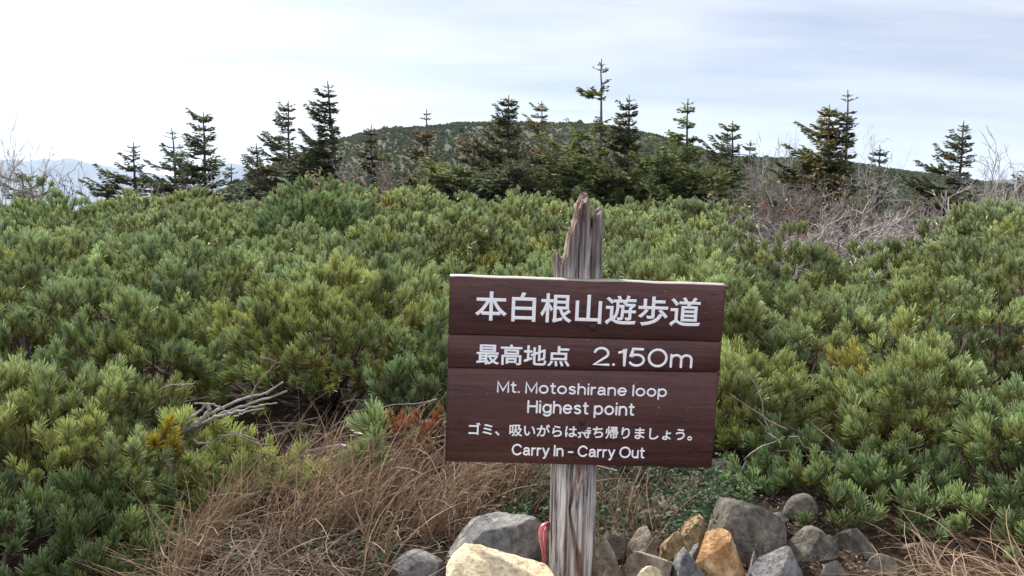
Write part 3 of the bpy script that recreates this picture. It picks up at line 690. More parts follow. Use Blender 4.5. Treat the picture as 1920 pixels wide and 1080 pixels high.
sq = 1 / (np.abs(np.cos(ang_)) ** 3.2 + np.abs(np.sin(ang_)) ** 3.2) ** (1 / 3.2)            # squarish round section
groove = fbm(np.stack([np.cos(ang_) * 7, np.sin(ang_) * 7, 0 * ang_], -1), 3, 3)
rim = np.stack([np.cos(ang_) * sq * pr, np.sin(ang_) * sq * pr], -1)
topz = np.interp(post_axis(zt_) + rim[:, 0], tx, tz)
dpt = rim[:, 1] / pr                                                                          # -1 front, 1 back
topz_w = zt_ + (topz - zt_) * (0.82 + 0.18 * np.cos(dpt * 1.2)) + .006 * fbm(np.stack([ang_ * 9, 0 * ang_, 0 * ang_], -1), 8, 2)
tt = np.linspace(0, 1, NZ_)
Zp = zbase + (topz_w[None] - zbase) * tt[:, None] 
ridge = fbm(np.stack([np.cos(ang_)[None] * 9 + 0 * Zp, np.sin(ang_)[None] * 9 + 0 * Zp, Zp * 3], -1), 3, 4)
rr_ = 1 + .05 * ridge - .11 * np.clip(.22 - np.abs(fbm(np.stack([np.cos(ang_)[None] * 13 + 0 * Zp, np.sin(ang_)[None] * 13 + 0 * Zp, Zp * 1.2], -1), 7, 2)), 0, 1) / .22 
# long crack down the front
ckx = np.array([(1092, 875), (1084, 905), (1072, 935), (1068, 960), (1073, 985), (1078, 1020), (1084, 1050), (1086, 1085)], float)
ck = [loc(a_, b_, PY - pr) for a_, b_ in ckx]; ckz = np.array([c_[1] for c_ in ck])[::-1]; ckx_ = np.array([c_[0] for c_ in ck])[::-1]
wdt = np.interp(Zp, ckz, np.array([.008, .009, .005, .003, .0028, .005, .010, .015])) 
Xp = post_axis(Zp) + rim[None, :, 0] * rr_; Yp = PY + rim[None, :, 1] * rr_
ckj = .0018 * fbm(np.stack([0 * Zp, 0 * Zp, Zp * 38], -1), 61, 3)
dcr = np.abs(Xp - np.interp(Zp, ckz, ckx_) - ckj); front = (np.sin(ang_)[None] < -.3)
crack = front * np.exp(-(dcr / wdt) ** 2) * (Zp < 0.56)
Yp = Yp + crack * .014
mb = MB()
colp = np.ones(Zp.shape + (3,)) * (1 - crack[..., None] * np.array([.25, .42, .50]))
upz = smooth(zt_ - .03, zt_ + .06, Zp)[..., None]; colp = colp * (1 - upz * np.array([.44, .48, .49]))
i_ = np.arange(NZ_ - 1)[:, None] * NA_; j_ = np.arange(NA_)[None]; k_ = (j_ + 1) % NA_
Q = np.stack([i_ + j_, i_ + k_, i_ + NA_ + k_, i_ + NA_ + j_], -1).reshape(-1, 4)
mb.add(np.stack([Xp, Yp, Zp], -1).reshape(-1, 3), Q, None, colp.reshape(-1, 3))
# splintered top: rings shrinking inward follow the same outline
prev = (NZ_ - 1) * NA_; NR = 14
fr = (1 - np.arange(1, NR + 1) / NR); rings = []
for f_ in fr:
    xx = post_axis(zt_) + rim[:, 0] * max(f_, .02) * rr_[-1]; yy = PY + rim[:, 1] * max(f_, .02) * rr_[-1]
    zz = np.interp(xx, tx, tz); dd_ = (yy - PY) / pr
    zz = zt_ + (zz - zt_) * (0.82 + 0.18 * np.cos(dd_ * 1.2)) + .010 * fbm(np.stack([xx * 200, yy * 200, 0 * xx], -1), 8, 2)
    rings.append(np.stack([xx, yy, zz], -1))
off = mb.n; mb.add(np.concatenate(rings), None, None, np.tile([.55, .48, .46], (NA_ * NR, 1)))
q2 = [np.stack([prev + j_[0], prev + k_[0], off + k_[0], off + j_[0]], -1)]
for r_ in range(NR - 1): q2.append(np.stack([off + r_ * NA_ + j_[0], off + r_ * NA_ + k_[0], off + (r_ + 1) * NA_ + k_[0], off + (r_ + 1) * NA_ + j_[0]], -1))
mb.q.append(np.concatenate(q2)); mb.qm.append(np.zeros(len(mb.q[-1])))
mb.build('post', post_mat(), sign, smooth_=True)

# planks
def plank_mat():
    m, t, b, out = new_mat('brown_paint')
    a = N(t, 'ShaderNodeAttribute', attribute_name='Col')
    f = noise(t, 1.0, 6, .65, objcoord(t, (3.0, 30, 70)), .4); f2 = noise(t, 1.0, 4, .7, objcoord(t, (40, 60, 420))); f3 = noise(t, 9.0, 4, .6, objcoord(t)); f4 = noise(t, 1.0, 3, .6, objcoord(t, (70, 60, 190)))
    c = ramp(t, f, [(.36, (.060, .0235, .0205)), (.5, (.080, .0325, .028)), (.64, (.097, .042, .036))])
    c = mixc(t, 1.0, c, ramp(t, f3, [(.3, (.84, .88, .92)), (.7, (1.12, 1.08, 1.06))]), 'MULTIPLY')
    c = mixc(t, 1.0, c, ramp(t, f2, [(.3, (.78, .78, .78)), (.7, (1.15, 1.15, 1.15))]), 'MULTIPLY')
    fl = noise(t, 1.0, 3, .55, objcoord(t, (2.2, 30, 52)), .2)
    line = ramp(t, fl, [(.488, (1, 1, 1)), (.4975, (.28, .28, .28)), (.507, (1, 1, 1))]); c = mixc(t, 1.0, c, line, 'MULTIPLY')     # fine splits along the grain
    chip = ramp(t, f4, [(.675, (0, 0, 0)), (.71, (1, 1, 1))])
    c = mixc(t, mth(t, 'MULTIPLY', chip, .65), c, (.30, .26, .23))
    w = N(t, 'ShaderNodeSeparateColor'); t.links.new(a.outputs['Color'], w.inputs[0])
    fw = noise(t, 1.0, 4, .65, objcoord(t, (26, 60, 60)))
    wf = ramp(t, mth(t, 'ADD', mth(t, 'MULTIPLY', w.outputs[0], .9), mth(t, 'MULTIPLY', fw, .5)), [(.62, (0, 0, 0)), (.80, (1, 1, 1))])
    c = mixc(t, wf, c, ramp(t, f2, [(.3, (.20, .175, .155)), (.7, (.34, .315, .295))]))
    t.links.new(c, b.inputs['Base Color']); b.inputs['Roughness'].default_value = .6; b.inputs['Specular IOR Level'].default_value = .3
    bump(t, b, mth(t, 'ADD', f, f2), .35, .0015)
    return m
MP = plank_mat()
m, t, b, out = new_mat('white_paint')
f = noise(t, 160.0, 4, .6, objcoord(t)); f2 = noise(t, 1.0, 3, .6, objcoord(t, (90, 90, 500)))
c = ramp(t, f, [(.3, (.78, .78, .78)), (.7, (.90, .90, .91))])
c = mixc(t, mth(t, 'MULTIPLY', ramp(t, f2, [(.66, (0, 0, 0)), (.74, (1, 1, 1))]), .55), c, (.22, .17, .16))
wx, wz = loc(1091, 799)
vd = N(t, 'ShaderNodeVectorMath', operation='DISTANCE'); tcx = N(t, 'ShaderNodeTexCoord'); t.links.new(tcx.outputs['Object'], vd.inputs[0]); vd.inputs[1].default_value = (wx, 0, wz)
worn = ramp(t, mth(t, 'ADD', mth(t, 'MULTIPLY', vd.outputs['Value'], 31.0), mth(t, 'MULTIPLY', f, .25)), [(.54, (1, 1, 1)), (.60, (0, 0, 0))])
c = mixc(t, worn, c, (.05, .024, .023))
t.links.new(c, b.inputs['Base Color']); b.inputs['Roughness'].default_value = .6
M_WHITE = m
m, t, b, out = new_mat('rusty_iron'); b.inputs['Base Color'].default_value = (.03, .022, .02, 1); b.inputs['Metallic'].default_value = .3; b.inputs['Roughness'].default_value = .7
M_IRON = m
TH = 0.030
def plank(z0l, z0r, z1l, z1r, seed, worn):
    """z of lower / upper edge at the left and right ends, sign coordinates"""
    rng = np.random.default_rng(seed); ns = 70; x = np.linspace(-BW / 2, BW / 2, ns)
    lo = np.interp(x, [-BW / 2, BW / 2], [z0l, z0r]); hi = np.interp(x, [-BW / 2, BW / 2], [z1l, z1r])
    q = np.stack([x * 18, 0 * x, 0 * x], -1)
    lo = lo + .0010 * fbm(q + seed, seed, 3); hi = hi + (.0016 if worn else .0010) * fbm(q + 5 + seed, seed + 2, 3)
    r = .0022
    sec = [(0, 1, r, 0), (0, 1, 0, -r), (0, 0, 0, r), (0, 0, r, 0), (TH, 0, -r, 0), (TH, 0, 0, r), (TH, 1, 0, -r), (TH, 1, -r, 0)]
    V, Cc = [], []
    for s in sec:
        zz = (hi if s[1] else lo) + s[3]; yy = np.full(ns, s[0] + s[2])
        V.append(np.stack([x, yy, zz], -1)); 
        wv = (1.0 if (s[1] and s[3] == 0 and worn) else (.28 if (s[1] and worn) else .12))
        Cc.append(np.tile([wv, 0, 0], (ns, 1)))
    nsec = len(sec); V = np.stack(V, 1); Cc = np.stack(Cc, 1)
    i_ = np.arange(ns - 1)[:, None] * nsec; j_ = np.arange(nsec)[None]; k_ = (j_ + 1) % nsec
    mb = MB(); mb.add(V.reshape(-1, 3), np.stack([i_ + j_, i_ + nsec + j_, i_ + nsec + k_, i_ + k_], -1).reshape(-1, 4), None, Cc.reshape(-1, 3))
    o_ = (ns - 1) * nsec
    caps = [[0, 1, 2, 3], [0, 3, 4, 7], [4, 5, 6, 7]]
    mb.q.append(np.array([[o_ + e for e in c_[::-1]] for c_ in caps] + [c_ for c_ in caps])); mb.qm.append(np.zeros(6))
    return mb.build('plank', MP, sign)
zc = 0.72; T_, B_2 = zc + BH / 2, zc - BH / 2
g1l, g1r, g2l, g2r = loc(840, 627)[1], loc(1356, 641)[1], loc(838, 690)[1], loc(1349, 698)[1]
gp = .0007
p1 = plank(g1l + gp, g1r + gp, T_, T_, 1, True)
p2 = plank(g2l + gp, g2r + gp, g1l - gp, g1r - gp, 2, False)
p3 = plank(B_2, B_2, g2l - gp, g2r - gp, 3, False)
# a thin batten shows over the board in front of the post
def bolt(px, py, parent, r=.007):
    x_, z_ = loc(px, py); mb = MB(); a_ = np.arange(16) * 2 * np.pi / 16; V = [[x_, -.005, z_]]
    for rad_, y_ in ((r * .55, -.0048), (r, -.003), (r * 1.05, 0.001)):
        V += [[x_ + rad_ * math.cos(q_), y_, z_ + rad_ * math.sin(q_)] for q_ in a_]
    j_ = np.arange(16); k_ = (j_ + 1) % 16
    Q = np.concatenate([np.stack([1 + s_ * 16 + j_, 1 + s_ * 16 + k_, 17 + s_ * 16 + k_, 17 + s_ * 16 + j_], -1) for s_ in range(2)])
    mb.add(V, Q, np.stack([0 * j_, 1 + k_, 1 + j_], -1)); return mb.build('bolt', M_IRON, parent)
bolt(1111, 614, p1); bolt(1091, 791, p3)
# lettering: the words are set, fitted to their place on the board and joined per plank
def words(body, xl, yt, xr, yb, bold=.012):
    """(xl, yt) top left and (xr, yb) bottom right photo pixels of the line's inked box, measured along the board"""
    cu = bpy.data.curves.new('lettering', 'FONT'); cu.body = body; cu.resolution_u = 4; cu.extrude = 0.0; cu.bevel_depth = bold; cu.bevel_resolution = 1
    ob = bpy.data.objects.new('lettering', cu); COL.objects.link(ob); bpy.context.view_layer.update()
    me = bpy.data.meshes.new_from_object(ob.evaluated_get(bpy.context.evaluated_depsgraph_get()))
    bpy.data.objects.remove(ob)
    n = len(me.vertices); P = np.empty(n * 3, np.float32); me.vertices.foreach_get('co', P); P = P.reshape(-1, 3).astype(float)
    F = [tuple(p_.vertices) for p_ in me.polygons]; bpy.data.meshes.remove(me)
    mn, mx = P.min(0), P.max(0)
    x0, z1 = loc(xl, yt); x1, z0 = loc(xr, yb)
    X_ = x0 + (P[:, 0] - mn[0]) / (mx[0] - mn[0]) * (x1 - x0); Z_ = z0 + (P[:, 1] - mn[1]) / (mx[1] - mn[1]) * (z1 - z0)
    return np.stack([X_, -.0002 - .0010 * P[:, 2] / bold, Z_], -1), F
# routed single-line letters, cap height 1, round pen
def A(cx, cy, rx, ry, a0, a1, n=14):
    q = np.radians(np.linspace(a0, a1, n)); return [(cx + rx * math.cos(e), cy + ry * math.sin(e)) for e in q]
XH = .70
GL = {
 'M': (.86, [[(0, 0), (0, 1), (.43, .12), (.86, 1), (.86, 0)]]),
 't': (.34, [[(.14, .95), (.14, .16)] + A(.26, .16, .12, .15, 180, 270, 6) + [(.34, .01)], [(0, XH), (.34, XH)]]),
 '.': (.02, [[(0, .02), (.02, .02)]]),
 'o': (.66, [A(.33, XH / 2, .33, XH / 2, 0, 360, 28)]),
 's': (.50, [A(.25, .52, .22, .175, 35, 200, 10) + A(.26, .18, .23, .18, 85, -150, 12)]),
 'h': (.56, [[(0, 1), (0, 0)], [(0, .40)] + A(.28, .40, .28, .30, 180, 0, 12) + [(.56, 0)]]),
 'i': (.02, [[(.01, XH), (.01, 0)], [(.01, .98), (.01, 1.0)]]),
 'r': (.30, [[(0, XH), (0, 0)], [(0, .40)] + A(.30, .40, .30, .28, 180, 90, 8)]),
 'a': (.58, [A(.27, .46, .25, .24, 155, 0, 10) + [(.52, .14)] + A(.60, .10, .08, .09, 180, 250, 4), [(.52, .40), (.25, .38)] + A(.22, .19, .22, .19, 90, 290, 10) + [(.52, .18)]]),
 'n': (.56, [[(0, XH), (0, 0)], [(0, .40)] + A(.28, .40, .28, .30, 180, 0, 12) + [(.56, 0)]]),
 'e': (.64, [[(.02, .36), (.63, .36)] + A(.32, .35, .32, .35, 3, 320, 24)]),
 'l': (.02, [[(.01, 1), (.01, 0)]]),
 'p': (.62, [[(0, XH), (0, -.28)], A(.31, .35, .31, .35, 0, 360, 26)]),
 'H': (.72, [[(0, 1), (0, 0)], [(.72, 1), (.72, 0)], [(0, .53), (.72, .53)]]),
 'g': (.62, [A(.31, .36, .31, .34, 0, 360, 26), [(.62, XH), (.62, -.02)] + A(.32, -.02, .30, .26, 0, -150, 12)]),
 'C': (.88, [A(.46, .5, .46, .5, 38, 322, 28)]),
 'y': (.56, [[(0, XH), (.28, .02)], [(.56, XH), (.24, -.14)] + A(.10, -.12, .14, .16, -20, -100, 6)]),
 'I': (.02, [[(.01, 1), (.01, 0)]]),
 '-': (.40, [[(0, .38), (.40, .38)]]),
 'O': (1.0, [A(.5, .5, .5, .5, 0, 360, 36)]),
 'u': (.56, [[(0, XH), (0, .28)] + A(.28, .28, .28, .28, 180, 360, 12) + [(.56, XH)], [(.56, .3), (.56, 0)]]),
 'm': (1.0, [[(0, XH), (0, 0)], [(0, .45)] + A(.25, .45, .25, .25, 180, 0, 10) + [(.5, 0)], [(.5, .45)] + A(.75, .45, .25, .25, 180, 0, 10) + [(1.0, 0)]]),
 '2': (.72, [A(.35, .68, .33, .32, 165, -32, 14) + [(.02, 0), (.72, 0)]]),
 '1': (.28, [[(0, .76), (.14, .80), (.28, 1), (.28, 0)]]),
 '5': (.72, [[(.64, 1), (.16, 1), (.08, .52)] + A(.35, .33, .36, .33, 138, -150, 18)]),
 '0': (.86, [A(.43, .5, .43, .5, 0, 360, 34)]),
}
def routed(body, xl, yt, xr, yb, pen=.16, gap=.26):
    """(xl, yt): left end at cap height, (xr, yb): right end at the baseline, photo pixels of the inked box"""
    cx_ = 0; strokes = []
    for ch in body:
        if ch == ' ': cx_ += .34; continue
        w_, st = GL[ch]
        for pl in st: strokes.append(np.array(pl, float) + [cx_, 0])
        cx_ += w_ + (gap if ch != '.' else gap * 1.0)
    allp = np.concatenate(strokes); x0p, x1p = allp[:, 0].min() - pen / 2, allp[:, 0].max() + pen / 2
    x0, z1 = loc(xl, yt); x1, z0 = loc(xr, yb); sx = (x1 - x0) / (x1p - x0p); sz = (z1 - z0) / (1 + pen)
    V, F, off = [], [], 0; NS = 8
    hw = pen / 2 * sz
    for pl in strokes:
        P = np.stack([x0 + (pl[:, 0] - x0p) * sx, z0 + (pl[:, 1] + pen / 2) * sz], -1)
        seg = np.linalg.norm(np.diff(P, axis=0), axis=1); keep = np.concatenate([[True], seg > 1e-6]); P = P[keep]
        closed = np.linalg.norm(P[0] - P[-1]) < 1e-5
        d = np.gradient(P, axis=0)
        if closed: d[0] = d[-1] = P[1] - P[-2]
        d /= np.linalg.norm(d, axis=1, keepdims=True)
        # mitre so corners keep their width
        wv = np.full(len(P), hw)
        if len(P) > 2:
            sd_ = np.diff(P, axis=0); sd_ /= np.linalg.norm(sd_, axis=1, keepdims=True); cs = (sd_[:-1] * sd_[1:]).sum(1)
            wv[1:-1] = hw / np.sqrt(np.clip((1 + cs) / 2, .35, 1))
        if not closed:
            ex = np.array([.35, .72, 1.0]) * hw; er = np.array([.94, .70, .05]) * hw
            P = np.concatenate([P[0] - d[0] * ex[::-1, None], P, P[-1] + d[-1] * ex[:, None]]); wv = np.concatenate([er[::-1], wv, er]); d = np.concatenate([np.tile(d[0], (3, 1)), d, np.tile(d[-1], (3, 1))])
        nrm = np.stack([-d[:, 1], d[:, 0]], -1)
        an = np.linspace(0, math.pi, NS); n_ = len(P)
        for i_ in range(n_):
            for a_ in an: V.append((P[i_, 0] + nrm[i_, 0] * wv[i_] * math.cos(a_), -.0001 - .0013 * math.sin(a_), P[i_, 1] + nrm[i_, 1] * wv[i_] * math.cos(a_)))
        for i_ in range(n_ - 1):
            for j_ in range(NS - 1): F.append((off + i_ * NS + j_, off + i_ * NS + j_ + 1, off + (i_ + 1) * NS + j_ + 1, off + (i_ + 1) * NS + j_))
        off += n_ * NS
    return np.array(V), F
def lettering(lines, parent):
    V, F, off = [], [], 0
    for P, f_ in lines:
        V += [tuple(p_) for p_ in P]; F += [tuple(v_ + off for v_ in poly) for poly in f_]; off += len(P)
    me = bpy.data.meshes.new('lettering'); me.from_pydata(V, [], F); me.update(); me.materials.append(M_WHITE)
    o_ = bpy.data.objects.new('lettering', me); COL.objects.link(o_); o_.parent = parent
    return o_
lettering([words('本白根山遊歩道', 892, 545, 1312, 614, .016)], p1)
lettering([words('最高地点', 894, 644, 1068, 688, .018)], p2)
lettering([routed('2.150m', 1113, 650, 1298, 691, .15, .24)], p2)
lettering([routed('Mt. Motoshirane loop', 932, 714, 1250, 745, .175)], p3)
lettering([routed('Highest point', 989, 750, 1189, 780, .175)], p3)
lettering([words('ゴミ、吸いがらは持ち帰りましょう。', 879, 792, 1297, 827, .020)], p3)
lettering([routed('Carry In - Carry Out', 960, 832, 1208, 860, .175)], p3)

# pink tape tied round the post
mb = MB()
def tape(pl, w, yl):
    pts = []
    for q_ in pl:
        x_, z_ = loc(q_[0], q_[1], yl + q_[2]); pts.append((SM @ Vector((x_, yl + q_[2], z_)))[:])
    pts = np.array(pts); t = np.linspace(0, len(pts) - 1, 28); pts = np.stack([np.interp(t, np.arange(len(pts)), pts[:, k_]) for k_ in range(3)], 1)
    for _ in range(2): pts[1:-1] = (pts[:-2] + 2 * pts[1:-1] + pts[2:]) / 4
    n_ = len(pts); tw = np.linspace(0, 1, n_); s = np.stack([np.cos(tw * 1.5), -np.sin(tw * 1.5) * .8, .15 + 0 * tw], -1) * w / 2
    nrm = unit(np.cross(np.gradient(pts, axis=0), s)) * .0022
    bul = np.sin(np.linspace(0, 12, n_))[:, None] * .001
    V = np.stack([pts - s, pts - nrm + bul * nrm / .0022, pts + s, pts + nrm], 1); i_ = np.arange(n_ - 1)[:, None] * 4; j_ = np.arange(4)[None]; k2 = (j_ + 1) % 4
    mb.add(V.reshape(-1, 3), np.stack([i_ + j_, i_ + k2, i_ + 4 + k2, i_ + 4 + j_], -1).reshape(-1, 4))
tape([(1034, 986, .03), (1027, 979, .0), (1018, 984, -.02), (1013, 1000, -.025), (1016, 1025, -.02), (1019, 1062, -.02)], .017, PY)
tape([(1034, 984, .02), (1026, 984, .0), (1022, 995, -.02), (1021, 1012, -.02), (1022, 1030, -.015), (1021, 1058, -.012)], .012, PY)
m, t, b, out = new_mat('pink_tape'); f = noise(t, 60, 3, .6, objcoord(t))
t.links.new(ramp(t, f, [(.35, (.36, .07, .09)), (.65, (.55, .17, .19))]), b.inputs['Base Color']); b.inputs['Roughness'].default_value = .4
tag(mb.build('ribbon', m, smooth_=True), 'faded pink plastic tape tied on the left side of the sign post', 'ribbon')

# ------------------------------------------------------------------ firs
def fir(label, px, ytop, Yd, spread, flag=.6, seed=0, col=(.052, .078, .040), power=.8, start=.05, spacing=.17, nbr=5, bare=.0, dens=1.0, bend=0.0, name='fir_tree', group='wind shaped firs behind the thicket', updir=.25, trunk_r=None, gap=None, fdir=math.pi, sparse=9):
    rng = np.random.default_rng(seed + 7000)
    top = at(px, ytop, Yd); z0 = gz1(top.x, Yd) - .05; H = top.z - z0
    root = thing(name, label, 'tree', (top.x, Yd, z0), group)
    tb, cb = MB(), MB()
    nt_ = 16; t = np.linspace(0, 1, nt_); r0 = trunk_r or (.012 + .009 * H)
    axis = np.stack([bend * (t - 1) * -1 * np.sin(t * 2.2) + np.cumsum(rng.normal(0, .006, nt_)), rng.normal(0, .006, nt_), t * H], -1)
    axis[:, 0] -= axis[-1, 0]
    bc = np.array([.13, .105, .09])
    tb.tube(axis, r0 * (1 - t) ** .8 + .006, 7, bc)
    z = start * H + .1; tw_pos, tw_dir, tw_len, tw_tint = [], [], [], []
    LP, LD, LS, LT = [], [], [], []
    while z < H - .13:
        f_ = z / H
        c = np.array([np.interp(z, axis[:, 2], axis[:, k_]) for k_ in range(3)])
        if gap and gap[0] < f_ < gap[1]: z += spacing; continue
        n_ = max(4, int(round(nbr * 1.25 * (1 - .3 * f_) + rng.normal(0, .6)))); a0 = rng.random() * 6.28
        for b_i in range(n_):
            az = a0 + b_i * 6.283 / n_ + rng.normal(0, .25)
            wind = math.cos(az - fdir)
            c = np.array([np.interp(min(H - .10, z + rng.normal(0, .3 * spacing * (f_ < .85))), axis[:, 2], axis[:, k_]) for k_ in range(3)])
            ln = spread * (1 - f_) ** power * rng.uniform(.4, 1.2) * max(.12, 1 + flag * wind * (1.25 if wind < 0 else .80)) + .05
            if rng.random() < bare: ln *= .3
            if f_ > sparse and rng.random() < .62: continue
            d0 = np.array([math.cos(az), math.sin(az), 0]); 
            d0 = unit(d0 + flag * .45 * np.array([math.cos(fdir), 0, 0])) 
            el = updir * (.4 + 1.2 * f_) + rng.normal(0, .16)
            m_ = max(4, int(ln / .10) + 3); s = np.linspace(0, 1, m_)
            sag = -.10 * ln * np.sin(s * math.pi) + .10 * ln * s ** 2
            pts = c + d0 * (s * ln)[:, None]; pts[:, 2] += s * ln * math.tan(el) + sag; pts += rng.normal(0, .008, pts.shape) * s[:, None]
            tb.tube(pts, np.linspace(.004 + .010 * ln, .003, m_), 4, bc * .9)
            # flat sprays of needles along the branch
            side = np.array([-d0[1], d0[0], 0])
            ns = max(5, int(ln / .024 * dens)); u = np.linspace(.12 if ln < .3 else .22, 1, ns)
            base_p = np.stack([np.interp(u, s, pts[:, k_]) for k_ in range(3)], 1)
            tint = rng.uniform(.75, 1.25) * np.array([1 + .3 * rng.random(), 1, .8 + .3 * rng.random()])
            for sgn in (-1, 1):
                tl = np.minimum(.30, .42 * ln * (1.05 - u) + .05) * rng.uniform(.7, 1.2, ns)
                td = unit(side * sgn * .8 + d0 * .75 + rng.normal(0, .12, (ns, 3)) + np.array([0, 0, .10]))
                for q in range(4):
                    fq = (q + .5) / 4
                    p_ = base_p + td * (tl * fq)[:, None]
                    LP.append(p_); LD.append(unit(td + side * rng.choice([-1, 1], ns)[:, None] * .45 + rng.normal(0, .15, (ns, 3)))); LS.append(np.maximum(.055, tl * .48)); LT.append(np.tile(tint, (ns, 1)) * rng.uniform(.7, 1.3, (ns, 1)))
        z += spacing * rng.uniform(.8, 1.25) * (1.0 - .25 * f_)
    for zq, lq in ((H - .10, .07), (H - .17, .11)):               # small crosses under the leader
        c = np.array([np.interp(zq, axis[:, 2], axis[:, k_]) for k_ in range(3)]); a0 = rng.random() * 6.28
        for b_i in range(4):
            d0 = np.array([math.cos(a0 + b_i * 1.57), math.sin(a0 + b_i * 1.57), .35]); l2 = lq * rng.uniform(.7, 1.3)
            tb.tube(np.array([c, c + d0 * l2]), [.005, .003], 4, bc * .9)
            u = np.linspace(.2, 1, 5); LP.append(c + d0 * (l2 * u)[:, None]); LD.append(unit(d0 + rng.normal(0, .5, (5, 3)))); LS.append(np.full(5, .045)); LT.append(np.ones((5, 3)))
    # leader needles
    LP = np.concatenate(LP); LD = np.concatenate(LD); LS = np.concatenate(LS)[:, None]; LT = np.concatenate(LT)
    nrm = unit(np.array([0, 0, 1.0]) + rng.normal(0, .45, LD.shape)); sd_ = unit(np.cross(LD, nrm)) * LS * .30
    V = np.stack([LP - LD * LS * .2, LP + sd_ + LD * LS * .25, LP + LD * LS * .8, LP - sd_ + LD * LS * .25], 1)
    n_ = len(LP); q = np.arange(n_)[:, None] * 4 + np.arange(4)
    cb.add(V.reshape(-1, 3), q, None, np.repeat(np.array(col) * LT, 4, 0))
    tb.build('trunk', M_BARK, root); cb.build('crown', M_FIR, root)
    return root
DK = (.095, .120, .064); MD = (.130, .175, .066); YG = (.150, .160, .065); BR = (.125, .122, .068)
fir('low dark fir among bare twigs at the far left edge', 40, 322, 13, .62, .2, 1, DK, .45, .1)
fir('slim fir with level branches just left of the bare twigs at the left', 250, 266, 13, .72, .5, 2, DK, .9, .05)
fir('thin topped fir standing left against the thick pointed left fir', 322, 240, 13.5, .55, .4, 3, DK, .8, .05, gap=(.82, .93))
fir('thick pointed fir with a two pronged leader in the left group', 381, 210, 13, .85, .45, 4, DK, .75, .05, nbr=6)
fir('tiny spindly fir between the left group and the blue mountain cone', 434, 308, 15, .34, .2, 5, DK, .9, .1)
fir('short spire shaped fir at the left foot of the hill', 480, 268, 14.5, .5, .3, 6, DK, .9, .05)
fir('windswept fir with branches streaming left beside the short spire', 540, 188, 14, .62, .85, 7, DK, .85, .05)
fir('tall ragged windswept fir whose curved trunk leans left at the top', 614, 152, 13, .62, 1.05, 8, DK, .8, .05, nbr=7, bend=.22, spacing=.14, trunk_r=.05, updir=.22)
fir('thin sparse fir poking above the left slope of the hill', 697, 234, 14, .5, .7, 9, BR, .9, .05, bare=.3)
fir('small round topped fir in front of the left hill slope', 726, 283, 14, .45, .3, 10, MD, .4, .1)
fir('brownish open fir with a cross shaped leader left of the hill top', 800, 204, 13.5, .66, .5, 11, BR, .9, .05, gap=(.84, .9))
fir('low broad fir filling the dip below the middle of the hill', 888, 246, 13, .62, .35, 12, BR, .8, .02, bare=.12)
fir('dense pointed fir rising above the hill crest left of the sign post', 954, 178, 13, .66, .35, 13, DK, .8, .03, nbr=7, spacing=.14)
fir('lone tufted pole like fir behind the hill crest firs', 1016, 188, 19, .38, .5, 14, YG, .3, .6, spacing=.2)
fir('rounded brown green fir right of the dense pointed fir', 1030, 262, 13.2, .72, .4, 15, BR, .55, .03)
fir('tallest fir, a thin bare topped spire with ragged tufts blown left', 1128, 110, 12.6, .95, .9, 16, MD, 1.1, .03, nbr=6, bare=.15, gap=(.70, .76), trunk_r=.032, sparse=.58)
fir('dense dark fir spire immediately right of the tallest fir', 1180, 178, 13, .75, .55, 17, DK, .95, .03, nbr=7, spacing=.14)
fir('airy fir with a clear upper trunk in the right of the central group', 1290, 184, 13, .8, .45, 18, MD, 1.0, .03, nbr=6, bare=.1)
fir('broad fir with long level branches reaching left right of the airy fir', 1374, 226, 13.2, .85, .7, 19, DK, .85, .05)
fir('tiny fir on the skyline between the broad fir and the bare saplings', 1408, 262, 16, .3, .2, 20, DK, .9, .1)
fir('tall fir with a bare right side above the bare shrub tangle', 1590, 168, 12.5, .80, .95, 21, DK, .75, .15, updir=.08, nbr=6, gap=(.86, .93))
fir('yellow green fir leaning against the tall fir above the tangle', 1556, 196, 12.2, .70, .35, 22, YG, .9, .15)
fir('small dark fir right of the tall fir above the tangle', 1650, 272, 14, .32, .4, 23, DK, .8, .1)
fir('swept fir with a needle thin leader standing alone at the right', 1808, 226, 13, .72, .75, 24, DK, .9, .05, nbr=6)
fir('low fir at the extreme right edge of the view', 1925, 312, 13, .45, .5, 25, DK, .8, .05)
fir('low bright green fir skirt below the tallest fir behind the post', 1075, 300, 12, 1.0, .3, 26, MD, .5, .02, group='low firs under the tall ones', nbr=7)
fir('low bright green fir between the dense spire and the airy fir', 1235, 285, 12.2, 1.0, .3, 27, MD, .5, .02, group='low firs under the tall ones', nbr=7)
fir('low fir with spreading boughs under the broad fir at the tangle edge', 1335, 300, 12, .9, .3, 28, MD, .55, .02, group='low firs under the tall ones', nbr=7)
fir('low bright green fir immediately right of the sign post top', 1160, 312, 11.8, .9, .3, 33, MD, .5, .02, group='low firs under the tall ones', nbr=7)
fir('low green fir right below the airy fir at the thicket edge', 1295, 318, 11.9, .85, .3, 34, MD, .5, .02, group='low firs under the tall ones', nbr=7)
fir('low dark fir in the gap between the brownish open fir and the pointed fir', 915, 322, 12.4, .7, .3, 35, DK, .55, .02, group='low firs under the tall ones', nbr=7)
fir('low green fir below the brownish open fir with the cross leader', 790, 318, 12.4, .75, .3, 36, DK, .55, .02, group='low firs under the tall ones', nbr=7)
fir('low dark fir directly behind the tip of the sign post', 1105, 330, 11.9, .7, .3, 37, DK, .55, .02, group='low firs under the tall ones', nbr=7)
fir('low green fir left of the dense pointed fir at the thicket edge', 850, 300, 12.2, .9, .3, 29, MD, .55, .02, group='low firs under the tall ones', nbr=7)
fir('low dark fir under the tall ragged windswept fir', 600, 285, 12.8, .9, .3, 30, DK, .55, .02, group='low firs under the tall ones', nbr=7)
fir('low dark fir below the dense pointed fir in the middle', 965, 300, 12.1, .9, .2, 31, DK, .5, .02, group='low firs under the tall ones', nbr=7)
